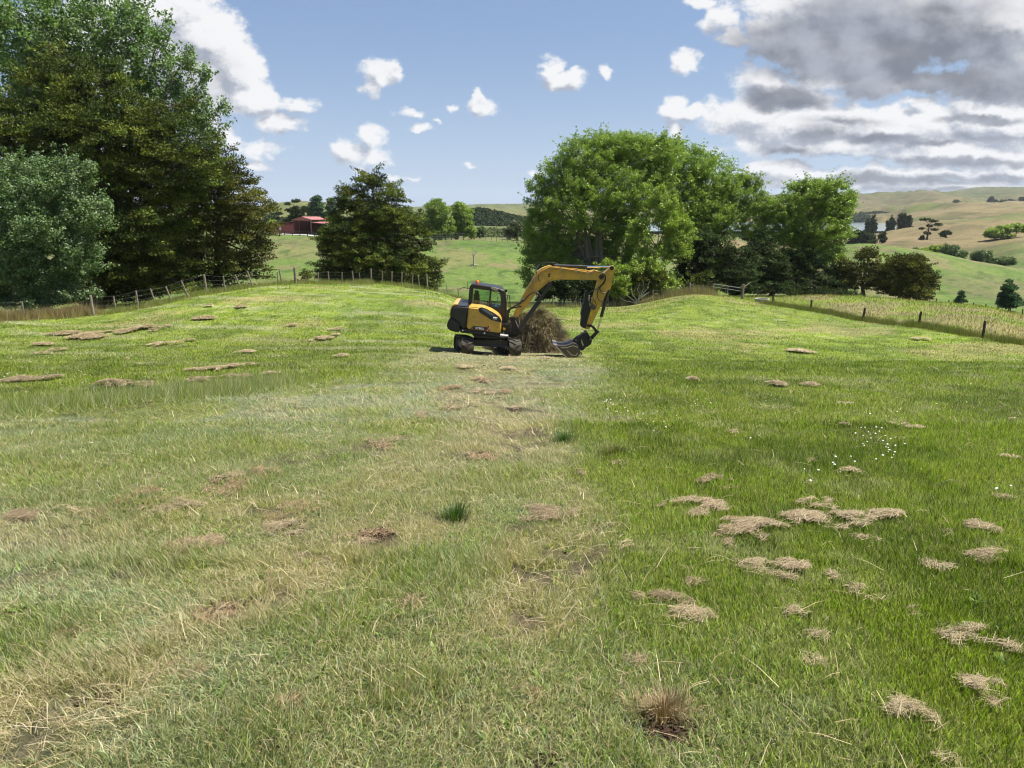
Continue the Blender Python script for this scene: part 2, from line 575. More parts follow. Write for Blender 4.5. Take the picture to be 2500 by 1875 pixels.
def hgt(x, y):
    """terrain height (array)"""
    x = np.atleast_1d(np.asarray(x, float))
    y = np.atleast_1d(np.asarray(y, float))
    r = np.hypot(x, y)
    th = np.arctan2(x, y)
    thc = np.clip(th, -math.radians(50), math.radians(50))
    D = r * np.cos(thc)
    u = np.tan(thc)
    px = 1250 + FPX * u
    for _ in range(4):
        s = slope_at(px, D)
        b_ = (CP * s + SP) / (CP - s * SP)          # pixel row of that slope
        px = 1250 + FPX * u * (CP + b_ * SP)
    z = slope_at(px, D) * D
    back = sstep(np.abs(th), math.radians(55), math.radians(110))
    z = z * (1 - back) + (-EYE - 0.13 * np.clip(y, -40, 40)) * back
    near = 1 - sstep(r, 0.6, 2.0)
    z = z * (1 - near) + (-EYE - 0.13 * y) * near
    # relief: small lumps in the field, folds and gullies far off
    amp1 = 0.05 * sstep(r, 2, 10)
    z = z + amp1 * (fbm(x / 1.7, y / 1.7, 4) - 0.5) * 2
    z = z + 0.014 * (fbm(x * 2.6 + 50, y * 2.6, 3) - 0.5) * 2 * (1 - sstep(r, 20, 40))
    a2 = sstep(r, 80, 130) * 0.5 + sstep(r, 250, 500) * 6.0 + sstep(r, 900, 1600) * 12.0
    folds = 1 - np.abs(fbm(x / 110 + 3, y / 150, 5, 0.5) * 2 - 1) * 2.6
    z = z + a2 * (folds - .45) * 0.8 + sstep(r, 80, 120) * 0.25 * (fbm(x / 6, y / 9, 4) - 0.5) * 2
    ux = x / np.maximum(y, 1)
    m = sstep(ux, .10, .16) * (1 - sstep(ux, .522, .538)) * sstep(y, 600, 640) * (1 - sstep(y, 1130, 1175))
    z = z * (1 - m) + (-15.6) * m
    return z


LAKE_Z = -14.3


def ground(px, py_or_D, by_D=True):
    """terrain point in photograph column px at distance D"""
    D = py_or_D
    a = (px - 1250.0) / FPX
    z = 0.0
    s = slope_at(np.array([float(px)]), np.array([float(D)]))[0]
    b_ = (CP * s + SP) / (CP - s * SP)
    x = a / (CP + b_ * SP) * D
    return Vector((x, D, float(hgt(x, D)[0])))


_DG = np.exp(np.linspace(math.log(0.9), math.log(75), 900))


def ground_px(px, py):
    """first terrain point seen at photograph pixel (px,py)"""
    a = (px - 1250.0) / FPX
    b = (937.5 - py) / FPX
    yd = CP + b * SP
    s = (b * CP - SP) / yd
    x = a / yd * _DG
    z = hgt(x, _DG)
    below = np.where(z >= s * _DG)[0]
    k = below[0] if len(below) else len(_DG) - 1
    if k > 0:
        e0, e1 = z[k - 1] - s * _DG[k - 1], z[k] - s * _DG[k]
        t = np.clip(-e0 / (e1 - e0 + 1e-9), 0, 1)
        D = _DG[k - 1] * (1 - t) + _DG[k] * t
    else:
        D = _DG[0]
    x = a / yd * D
    return Vector((x, D, float(hgt(x, D)[0])))


# ---- where things grow: maps over the ground, in metres
def poly_inside(x, y, poly):
    ins = np.zeros(np.shape(x), bool)
    n = len(poly)
    j = n - 1
    for i in range(n):
        xi, yi = poly[i]
        xj, yj = poly[j]
        c = ((yi > y) != (yj > y)) & (x < (xj - xi) * (y - yi) / (yj - yi + 1e-12) + xi)
        ins ^= c
        j = i
    return ins


def gpoly(pts):
    return [tuple(ground_px(px, py)[:2]) for px, py in pts]


# left edge and right edge of the driven, mown strip between camera and machine
STRIP = gpoly([(1010, 862), (960, 905), (800, 935), (600, 960), (330, 985), (0, 1020), (-500, 1060), (-900, 1500), (-500, 2200), (1800, 2300),
               (2500, 2100), (2300, 1860), (1980, 1700), (1720, 1560), (1560, 1440), (1470, 1330), (1380, 1210), (1330, 1120), (1420, 1040), (1440, 960), (1480, 905), (1430, 868), (1300, 855), (1160, 850)])
SOIL = [(552, 1494, 95, .9), (923, 1300, 50, .8), (1178, 1110, 34, 1.), (500, 1325, 60, .6), (646, 1830, 55, .7), (1628, 1780, 75, 1.1), (40, 1500, 60, .5),
        (250, 1700, 60, .6), (560, 1170, 50, .5), (930, 1090, 40, .6), (980, 1155, 50, .4), (1180, 895, 60, .3), (1320, 1870, 60, .5), (1300, 835, 50, .8), (1400, 838, 30, .5),
        (320, 1240, 60, .45), (720, 1270, 50, .4), (1010, 1030, 50, .4), (440, 1560, 50, .4)]
SOILW = []
for (a_, b_, r_, w_) in SOIL:
    c_ = ground_px(a_, b_)
    e_ = ground_px(a_ + r_, b_)
    SOILW.append((c_.x, c_.y, max(0.08, abs(e_.x - c_.x)), w_))
WORN = [([tuple(ground_px(a, b)[:2]) for a, b in pl], wd) for pl, wd in [
    ([(1190, 880), (1150, 960), (1100, 1060), (960, 1180), (760, 1260), (400, 1280), (-200, 1330)], .55),
    ([(1190, 1000), (1170, 1120), (930, 1300), (700, 1420), (480, 1510), (150, 1720), (-200, 1900)], .5),
    ([(1250, 870), (1280, 1000), (1330, 1250), (1400, 1500)], .35)]]
RIGHTFENCE = [(1868, 60.5), (1980, 54.5), (2105, 49.5), (2240, 44), (2398, 38.5), (2560, 34), (2800, 30)]
RF = [ground(p, d)[:2] for p, d in RIGHTFENCE]
HUMP = [ground(p, d)[:2] for p, d in [(1640, 68), (1760, 64)]] + RF + [ground(p, d)[:2] for p, d in
        [(3000, 60), (2600, 68), (2450, 70), (2300, 74), (2150, 76), (2000, 82), (1870, 86), (1740, 80)]]
SHADE_EDGE = []


def zone_maps(x, y):
    r = np.hypot(x, y)
    wob = (fbm(x / 2.2, y / 2.2, 4) - 0.5) * 2
    wx = x + wob * 0.9
    wy = y + (fbm(x / 2.2 + 40, y / 2.2 + 13, 4) - 0.5) * 3
    strip = np.zeros(np.shape(x))
    for k, (ox, oy) in enumerate([(0, 0), (.6, 0), (-.6, 0), (0, .8), (0, -.8)]):
        strip = strip + poly_inside(wx + ox, wy + oy, STRIP) / 5.0
    hump = poly_inside(x + wob * .3, y + wob * .3, HUMP).astype(float)
    soil = np.zeros(np.shape(x))
    for (cx, cy, rr, w) in SOILW:
        d = np.hypot((x - cx), (y - cy) * 0.9) / rr
        soil = np.maximum(soil, w * np.clip(1.25 - d, 0, 1))
    soil = soil * (0.35 + 1.3 * fbm(x * 5, y * 5, 4))
    soil = np.clip(soil - 0.25, 0, 1) * 1.1
    worn = np.zeros(np.shape(x))
    for pts, wd in WORN:
        for i in range(len(pts) - 1):
            ax, ay = pts[i]
            bx, by = pts[i + 1]
            L2 = (bx - ax) ** 2 + (by - ay) ** 2
            t = np.clip(((x - ax) * (bx - ax) + (y - ay) * (by - ay)) / L2, 0, 1)
            d = np.hypot(x + wob * .7 - ax - t * (bx - ax), y - ay - t * (by - ay))
            worn = np.maximum(worn, 1 - sstep(d / wd, .35, 1.3))
    blotch = sstep(fbm(x / .8 + 70, y / .8, 4), 0.56, 0.72) * strip * 0.55
    soil = np.clip(np.maximum(soil, blotch * sstep(fbm(x * 4, y * 4 + 9, 3), .4, .7)), 0, 1)
    worn = np.clip(worn * (2.6 * fbm(x / 1.1 + 5, y / 1.1, 4) - .65), 0, 1)
    soil = np.clip(soil + worn * sstep(fbm(x * 3.1 + 7, y * 3.1, 4), .56, .70) * .7, 0, 1)
    return dict(r=r, strip=strip, hump=hump, soil=soil, worn=worn)


C_GREEN = np.array([0.225, 0.285, 0.036])
C_DEEP = np.array([0.155, 0.21, 0.029])
C_BLUE = np.array([0.25, 0.30, 0.165])
C_STRAW = np.array([0.42, 0.355, 0.21])
C_PALE = np.array([0.37, 0.36, 0.20])
C_TAN = np.array([0.29, 0.235, 0.11])
C_SOIL = np.array([0.085, 0.05, 0.032])
C_YGREEN = np.array([0.20, 0.245, 0.035])


def lerp(a, b, t):
    t = np.asarray(t)[..., None]
    return a * (1 - t) + b * t


def ground_colour(x, y):
    """real colour of what covers the ground at (x,y)"""
    z = zone_maps(x, y)
    r = z['r']
    n1 = fbm(x / 3.1, y / 3.1 + 5, 5)
    n2 = fbm(x / 0.55 + 30, y / 0.55, 4)
    n3 = fbm(x / 14 + 8, y / 14, 4)
    g = lerp(np.broadcast_to(C_GREEN, np.shape(x) + (3,)), C_DEEP, sstep(n1, 0.42, 0.66) * .75)
    g = lerp(g, C_YGREEN, sstep(n3, 0.40, 0.7) * .75)
    g = lerp(g, C_PALE, sstep(n2, 0.52, 0.75) * .55)
    n5 = fbm(x / .9 + 91, y / 1.5, 4)
    g = lerp(g, C_DEEP * .8, sstep(n5, 0.52, 0.64) * .75)
    g = lerp(g, C_YGREEN * 1.12, sstep(1 - n5, 0.54, 0.68) * .6)
    # bands left by the mower, curving round the left half
    rad = np.hypot(x + 6.0, (y - 70.0))
    band = sstep(np.sin(rad * 2 * math.pi / 3.3 + (n1 - .5) * 3), 0.25, 0.95) * sstep(y, 17, 21) * (1 - sstep(x, -3, 0))
    g = lerp(g, C_PALE, band * .6 * sstep(fbm(x / 2.5 + 55, y / 2.5, 3), .3, .6))
    s = lerp(np.broadcast_to((C_BLUE + C_GREEN) * .5, np.shape(x) + (3,)), C_BLUE * 1.15, sstep(n1, 0.40, 0.56) * .9)
    s = lerp(s, C_PALE, sstep(n2, 0.45, 0.7) * .6)
    s = lerp(s, C_GREEN, sstep(fbm(x / 1.3, y / 1.3 + 31, 4), 0.50, 0.68) * .75)
    s = lerp(s, (C_STRAW + C_PALE) * .5, z['worn'] * .6)
    s = lerp(s, C_STRAW * 1.05, sstep(y, 16, 24) * .55)
    c = lerp(g, s, z['strip'])
    c = lerp(c, C_TAN * 1.15, sstep(fbm(x / 5 + 21, y / 3.5, 4), .52, .66) * sstep(y, 26, 34) * .6 * (1 - z['strip']))
    c = lerp(c, lerp(np.broadcast_to(C_TAN, np.shape(x) + (3,)), C_YGREEN * 1.05, sstep(n1, 0.42, 0.62) * .9), z['hump'] * .9)
    # paddock beyond the gully
    past = sstep(y, 66, 80)
    pc = lerp(np.broadcast_to(np.array([0.135, 0.19, 0.04]), np.shape(x) + (3,)), np.array([0.185, 0.185, 0.065]), sstep(fbm(x / 9, y / 22, 5), 0.42, 0.68))
    pc = lerp(pc, np.array([0.21, 0.165, 0.085]), sstep(fbm(x / 3.5 + 11, y / 7, 5), 0.56, 0.74) * .75)
    pc = lerp(pc, np.array([0.055, 0.095, 0.02]), sstep(fbm(x / 1.6 + 71, y / 3, 4), 0.60, 0.74) * .7)
    c = lerp(c, pc, past * (1 - z['hump']))
    # hill country beyond
    u = x / np.maximum(y, 1)
    hillc = lerp(np.broadcast_to(np.array([0.235, 0.178, 0.085]), np.shape(x) + (3,)), np.array([0.155, 0.165, 0.05]), sstep(fbm(x / 90 + 4, y / 120, 5), 0.50, 0.70))
    hillc = lerp(hillc, np.array([0.12, 0.105, 0.045]), sstep(fbm(x / 22 + 14, y / 60, 5), 0.55, 0.68) * .7)
    hillc = lerp(hillc, np.array([0.26, 0.17, 0.10]), sstep(fbm(x / 30 + 44, y / 50, 5), 0.56, 0.72) * .6)
    hillc = lerp(hillc, np.array([0.11, 0.105, 0.05]), sstep(y, 1300, 1500) * .6 * sstep(fbm(x / 200, y / 300 + 9, 4), 0.35, .55))
    hillc = lerp(hillc, np.array([0.10, 0.11, 0.045]), sstep(y, 1550, 1800) * .75)
    hillc = lerp(hillc, np.array([0.13, 0.155, 0.05]), (1 - sstep(u, -.1, .25)) * .7)
    c = lerp(c, hillc, sstep(y, 200, 300))
    return c, z


# polar grid: dense ahead, coarse behind
th_a = np.linspace(-45, 45, 560)
th_b = np.concatenate([np.linspace(46.5, 180, 60), np.linspace(-180, -46.5, 60)[1:]])
TH = np.radians(np.sort(np.unique(np.concatenate([th_a, th_b]))))
RR = np.concatenate([[0.0, 0.25, 0.5], np.exp(np.linspace(math.log(0.8), math.log(95), 420)), np.exp(np.linspace(math.log(97), math.log(6000), 330))])
nT, nR = len(TH), len(RR)
gx = np.sin(TH)[:, None] * RR[None, :]
gy = np.cos(TH)[:, None] * RR[None, :]
gz = hgt(gx.ravel(), gy.ravel())
gcol, gzn = ground_colour(gx.ravel(), gy.ravel())
# the ground dips under the lake
lk = (gy.ravel() > 600) & (gy.ravel() < 1200) & (gz < LAKE_Z + 0.4)
gz = np.where(lk, np.minimum(gz, LAKE_Z - 0.6), gz)
gsoil = gzn['soil'] * (gzn['r'] < 40)
gcol = lerp(gcol, C_SOIL, gsoil * 0.9)
# between near blades the ground is thatch and earth, so it is duller there
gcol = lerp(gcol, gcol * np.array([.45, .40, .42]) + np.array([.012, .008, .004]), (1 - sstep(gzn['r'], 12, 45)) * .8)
idx = np.arange(nT * nR).reshape(nT, nR)
q = np.stack([idx[:-1, :-1], idx[:-1, 1:], idx[1:, 1:], idx[1:, :-1]], -1).reshape(-1, 4)
m_gr, nt, out = new_mat("field_ground")
att = nt.n('ShaderNodeAttribute', attribute_name='Col').outputs['Color']
pos = nt.n('ShaderNodeNewGeometry').outputs['Position']
b = nt.n('ShaderNodeBsdfPrincipled')
na = nt.noise(pos, 9.0, 8, 0.7)
nb_ = nt.noise(pos, 55.0, 4, 0.6)
nc_ = nt.noise(pos, 0.9, 8, 0.65)
dist = nt.n('ShaderNodeCameraData')
c = nt.mixc(nt.smooth(na, 0.35, 0.62), nt.mixc(1.0, att, (0.52, 0.56, 0.6), 'MULTIPLY'), att)
c = nt.mixc(nt.smooth(nc_, 0.42, 0.62), nt.mixc(1.0, c, (0.72, 0.78, 0.75), 'MULTIPLY'), c)
c = nt.mixc(nt.smooth(nb_, 0.45, 0.65, 0, .5), c, nt.mixc(1.0, c, (1.5, 1.35, 1.3), 'MULTIPLY'))
ng_ = nt.noise(pos, 0.045, 9, 0.68)
c = nt.mixc(nt.smooth(ng_, 0.46, 0.60, 0, 1), c, nt.mixc(1.0, c, (0.74, 0.80, 0.80), 'MULTIPLY'))
nt.put(b.inputs['Base Color'], c)
b.inputs['Roughness'].default_value = 0.9
b.inputs['Specular IOR Level'].default_value = 0.15
hsum = nt.math('ADD', nt.math('MULTIPLY', na, 0.05), nt.math('ADD', nt.math('MULTIPLY', nb_, 0.012), nt.math('MULTIPLY', nc_, 0.35)))
bp = nt.n('ShaderNodeBump')
bp.inputs['Strength'].default_value = 0.8
bp.inputs['Distance'].default_value = 1.0
nt.put(bp.inputs['Height'], hsum)
nt.put(b.inputs['Normal'], bp.outputs[0])
nt.put(out.inputs[0], b.outputs[0])
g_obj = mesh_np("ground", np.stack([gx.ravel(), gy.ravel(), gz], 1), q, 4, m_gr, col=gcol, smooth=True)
tag(g_obj, kind='structure')

# lake
m_w, nt, out = new_mat("lake_water")
b = nt.n('ShaderNodeBsdfPrincipled')
b.inputs['Base Color'].default_value = (0.20, 0.26, 0.29, 1)
b.inputs['Roughness'].default_value = 0.12
b.inputs['IOR'].default_value = 1.33
pos = nt.n('ShaderNodeNewGeometry').outputs['Position']
bp = nt.n('ShaderNodeBump')
bp.inputs['Strength'].default_value = 0.4
bp.inputs['Distance'].default_value = 0.15
nt.put(bp.inputs['Height'], nt.noise(pos, 0.9, 5, 0.6))
nt.put(b.inputs['Normal'], bp.outputs[0])
nt.put(out.inputs[0], b.outputs[0])
lx = [(x_, y_) for x_, y_ in [(60, 600), (420, 600), (640, 1190), (60, 1190)]]
mb = MB()
mb.add([(x_, y_, LAKE_Z) for x_, y_ in lx], [(0, 1, 2, 3)])
lake = mb.build("lake_water", m_w)
tag(lake, kind='structure')
# ------------------------------------------------------------------ grass and hay
m_blade = foliage_mat("grass_blades", trans=0.4, rough=0.45, spec=0.35)
m_straw = foliage_mat("cut_straw", trans=0.12, rough=0.6, spec=0.25)


def blades(base, ang, lean, length, width, col, curl=0.5, segs=2, facing=None):
    """grass blades: base (N,3); ang = heading of the lean; lean = tilt of the tip from upright (rad)"""
    n = len(base)
    hd = np.stack([np.cos(ang), np.sin(ang), np.zeros(n)], 1)
    fa = ang + math.pi / 2 if facing is None else facing
    side = np.stack([np.cos(fa), np.sin(fa), np.zeros(n)], 1) * (width / 2)[:, None]
    up = np.array([0, 0, 1.0])
    l0 = lean * (1 - curl)
    p1 = base + (hd * np.sin(l0)[:, None] + up * np.cos(l0)[:, None]) * (length * .5)[:, None]
    if segs == 1:
        tip = base + (hd * np.sin(lean)[:, None] + up * np.cos(lean)[:, None]) * length[:, None]
        v = np.stack([base - side, base + side, tip], 1).reshape(-1, 3)
        f = np.arange(3 * n).reshape(n, 3)
        c = np.repeat(col, 3, 0)
        return v, [f], [3], c
    tip = p1 + (hd * np.sin(lean)[:, None] + up * np.cos(lean)[:, None]) * (length * .5)[:, None]
    v = np.stack([base - side, base + side, p1 + side * .85, p1 - side * .85, tip], 1).reshape(-1, 3)
    o = np.arange(n)[:, None] * 5
    f4 = o + np.array([[0, 1, 2, 3]])
    f3 = o + np.array([[3, 2, 4]])
    return v, [f4, f3], [4, 3], np.repeat(col, 5, 0)


def in_view(n, d0, d1, power, spread=None):
    """random ground points between distances d0 and d1, denser near"""
    t = RNG.random(n)
    p = 1 - power
    D = (d0 ** p + t * (d1 ** p - d0 ** p)) ** (1 / p)
    half = 0.78 * D + 1.2 + 1.6 * sstep(D, 3, 12)
    return (RNG.random(n) * 2 - 1) * half, D


GV, GF4, GF3, GC = [], [], [], []
_off = 0


def push(v, fs, ns, c):
    global _off
    GV.append(v)
    GC.append(c)
    for f, k in zip(fs, ns):
        (GF4 if k == 4 else GF3).append(f + _off)
    _off += len(v)


for (n, d0, d1, pw) in [(290000, 1.35, 4.2, 0.2), (330000, 4.0, 9.5, .5), (250000, 9, 20, .6), (190000, 19, 38, .5), (160000, 36, 92, 0.2)]:
    x, y = in_view(n, d0, d1, pw)
    col, z = ground_colour(x, y)
    keep = RNG.random(n) > np.clip(z['soil'] * 1.5, 0, .97)
    # nothing grows where the bank is only straw-thin; keep beyond the gully sparse
    keep &= ~((y > 66) & (z['hump'] < .5) & (RNG.random(n) > .55))
    x, y, col = x[keep], y[keep], col[keep]
    z = {k: v[keep] for k, v in z.items()}
    n = len(x)
    base = np.stack([x, y, hgt(x, y) - 0.008], 1)
    strip, hump = z['strip'], z['hump']
    tuft = fbm(x / .45, y / .45, 3)
    tall = sstep(fbm(x / 1.9 + 3, y / 1.9, 3), 0.5, 0.72)
    L = 0.03 + 0.055 * RNG.random(n) + 0.035 * sstep(tuft, .5, .75) + .02 * tall
    L = L * (1 + strip * .35 * (y < 14)) * (0.75 + .25 * sstep(y, 3, 12))
    # long soft grass along the left edge of the strip
    lng = sstep(strip * (1 - strip), 0.05, 0.2) * (y < 19) * (y > 8.5) * (x < 1)
    L = L * (1 + .6 * lng)
    L = np.where(hump > .5, 0.10 + .16 * RNG.random(n), L)
    # rank fence-side growth beyond the field edge
    edge = sstep(y, 45, 60) * (1 - hump) * (y < 66)
    L = L * (1 + .8 * edge)
    W = np.where(y < 9, 0.0024 + .0022 * RNG.random(n), 0.0009 * y * (0.5 + RNG.random(n) * .6)) 
    W = np.where(y > 38, 0.022 + .02 * RNG.random(n), W)
    flow = 3.9 + (fbm(x / 3, y / 3, 3) - .5) * 5
    ang = np.where(RNG.random(n) < .3 + .25 * strip, flow + RNG.normal(0, .7, n), RNG.random(n) * 6.283)
    lean = np.clip(RNG.normal(.55, .3, n) + strip * (.62 - .3 * sstep(tuft, .55, .7)), 0, 1.5)
    lean = np.where(hump > .5, np.clip(RNG.normal(.35, .2, n), 0, 1), lean)
    v_ = RNG.random(n)
    c = col * (0.30 + 1.75 * RNG.random(n) ** 1.5)[:, None]
    dry = RNG.random(n) < (.09 + .33 * strip + .5 * z['worn'] + .06 * hump) * (.4 + 1.2 * fbm(x / .6 + 9, y / .6, 3))
    c = np.where(dry[:, None], (C_STRAW * (0.7 + .65 * RNG.random(n))[:, None]), c)
    blue = (strip > .4) & (RNG.random(n) < .3)
    c = np.where(blue[:, None] & ~dry[:, None], C_BLUE * (0.7 + .6 * RNG.random(n))[:, None], c)
    # coarse brown stalks and seed heads
    c = np.clip(c, 0.004, .6)
    fac = np.where(RNG.random(n) < .5, RNG.random(n) * 6.283, 0 + RNG.normal(0, .6, n))
    push(*blades(base, ang, lean, L, W, c, curl=.55, segs=2 if d0 < 9 else 1, facing=fac))

# rank, seeding grass: along the fences, on the hump and along the left margin of the strip
def rank(n, poly_pts, spread, Lr, cols, w=0.02, lean_s=.25, dens=None):
    seg = RNG.integers(0, len(poly_pts) - 1, n)
    t = RNG.random(n)
    P = np.array([p[:2] for p in poly_pts])
    xy = P[seg] * (1 - t)[:, None] + P[seg + 1] * t[:, None] + RNG.normal(0, spread, (n, 2))
    x, y = xy[:, 0], xy[:, 1]
    base = np.stack([x, y, hgt(x, y) - .01], 1)
    tf = fbm(x / .8, y / .8, 3)
    k = RNG.random(n) < sstep(tf, .28, .55)
    base, tf = base[k], tf[k]
    n = len(base)
    L = (Lr[0] + (Lr[1] - Lr[0]) * RNG.random(n)) * (.5 + tf)
    ci = RNG.integers(0, len(cols), n)
    c = np.array(cols)[ci] * (.6 + .8 * RNG.random(n))[:, None]
    push(*blades(base, RNG.random(n) * 6.283, np.abs(RNG.normal(0, lean_s, n)) + .1, L, np.full(n, w) * (.5 + RNG.random(n)), c, segs=1, facing=RNG.normal(0, .5, n)))


FENCE_L = [(-160, 40.5), (60, 43), (227, 43.2), (282, 44), (337, 45), (380, 46), (417, 47), (455, 48), (505, 50), (548, 51.5), (585, 52.5), (618, 53.5), (690, 56.5), (722, 57.5), (778, 58.5)]
FENCE_L += [(803, 59), (835, 59.5), (863, 59.5), (880, 59.8), (906, 60), (934, 59.8), (957, 59.5), (980, 59), (1006, 58.6), (1024, 58.3), (1044, 58)]
FL = [ground(p, d) for p, d in FENCE_L]
FENCE_M = [(1093, 62), (1120, 63), (1180, 64), (1240, 65), (1300, 67), (1365, 68.5), (1430, 69), (1490, 69.5), (1560, 69.2), (1620, 68.8), (1682, 68), (1730, 67.2)]
FM = [ground(p, d) for p, d in FENCE_M]
rank(22000, FL, .55, (.12, .5), [C_TAN, C_YGREEN, C_GREEN, C_STRAW], w=.016)
rank(14000, FM, .55, (.15, .6), [C_TAN, C_YGREEN * .8, C_STRAW], w=.02)
rank(12000, FM[-5:], .6, (.3, .95), [C_TAN * .8, C_TAN, C_STRAW * .8], w=.016)
rank(26000, [(p[0], p[1] + .1) for p in RF], .33, (.2, .45), [C_TAN * .8, C_TAN * .5, C_DEEP, C_YGREEN * .7], w=.014)
rank(22000, [FL[0] + Vector((-1, 0.4, 0)), FL[1] + Vector((0, .5, 0)), FL[2] + Vector((-1.0, .5, 0))], .75, (.25, .85), [C_TAN, C_TAN * .8, (0.26, 0.15, 0.09), (0.30, 0.19, 0.12), C_STRAW], w=.02, lean_s=.6)
lm = [ground_px(a_, b_) for a_, b_ in [(0, 1010), (200, 990), (420, 975), (560, 960), (720, 930)]]
rank(9000, lm, .35, (.18, .42), [C_STRAW, C_PALE, C_BLUE, C_GREEN], w=.007, lean_s=.6)

GVa = np.concatenate(GV)
grass = mesh_np("grass", GVa, [np.concatenate(GF4), np.concatenate(GF3)], [4, 3], m_blade, col=np.concatenate(GC))
tag(grass, 'short mown and rank long grass covering the paddock', kind='stuff')
del GVa, GV, GC, GF4, GF3


# ---- hay: loose straw lying on the sward
def straw(cx, cy, rx, ry, rot, n, h, cols, Ls=(.06, .22), w=.004):
    """strands heaped over an elliptical patch"""
    a = RNG.random(n) * 6.283
    r = RNG.random(n) ** .55
    lx_, ly_ = np.cos(a) * r * 1.2, np.sin(a) * r * 1.2
    ly_ = ly_ + .5 * (fbm(lx_ * 1.3 + cx * 5, lx_ * 0 + cy, 2) - .5) * 2
    edge = (fbm(lx_ * 1.7 + cx * 3, ly_ * 1.7 + cy * 3, 4) - .5) * 2.6
    k = (r < .75 + edge) & (RNG.random(n) < .35 + 1.5 * np.clip(.75 + edge - r, 0, 1))
    lx_, ly_, r = lx_[k], ly_[k], r[k]
    n = len(r)
    X = cx + (lx_ * rx) * math.cos(rot) - (ly_ * ry) * math.sin(rot)
    Y = cy + (lx_ * rx) * math.sin(rot) + (ly_ * ry) * math.cos(rot)
    lump = fbm(X / .18, Y / .18, 3)
    hole = fbm(X / (.10 + .012 * cy) + 9, Y / (.08 + .012 * cy), 4) > (.40 if cy < 14 else .33)
    X, Y, lump, r = X[hole], Y[hole], lump[hole], r[hole]
    n = len(r)
    top = h * .42 * np.clip(1 - r ** 2, 0, 1) * (.4 + 1.2 * lump)
    Z = hgt(X, Y) + 0.012 + 0.0022 * np.clip(Y, 0, 60) + top * RNG.random(n) ** .4
    L = Ls[0] + (Ls[1] - Ls[0]) * RNG.random(n)
    an = rot + RNG.normal(0, .9, n)
    lean = np.clip(RNG.normal(1.56, .13, n), 1.0, 1.8)
    c = np.array(cols)[RNG.integers(0, len(cols), n)] * ((.6 + .65 * RNG.random(n)) * (1.3 if cy > 16 else 1.05))[:, None]
    base = np.stack([X, Y, Z], 1) - np.stack([np.cos(an), np.sin(an), np.zeros(n)], 1) * (L / 2)[:, None]
    return blades(base, an, lean, L, np.full(n, w) * (.6 + .8 * RNG.random(n)), c, curl=.12, segs=2, facing=an + math.pi / 2 + RNG.normal(0, .5, n))


S_COLS = [(0.36, 0.28, 0.165), (0.29, 0.215, 0.125), (0.44, 0.36, 0.23), (0.20, 0.145, 0.085)]
S_DARK = [(0.20, 0.14, 0.085), (0.28, 0.21, 0.12), (0.13, 0.09, 0.055), (0.38, 0.30, 0.18)]


def straw_at(px, py, wpx, hpx=None, rot=0.0, hh=.06, dense=1.0, dark=False):
    c_ = ground_px(px, py)
    e_ = ground_px(px + wpx / 2, py)
    rx = abs(e_.x - c_.x)
    hpx = hpx or wpx * .3
    f_ = ground_px(px, py - hpx / 2)
    ry = max(.06, min(abs(f_.y - c_.y), rx * 1.5))
    D = c_.y
    w = max(.0018, .00075 * D)
    n = int(np.clip(rx * ry * 3.14 * 30000 / (w / .0018) * dense, 150, 15000))
    return c_, straw(c_.x, c_.y, rx, ry, rot, n, hh, S_DARK if dark else S_COLS, (.03, .10) if D < 12 else (.07, .16), w)


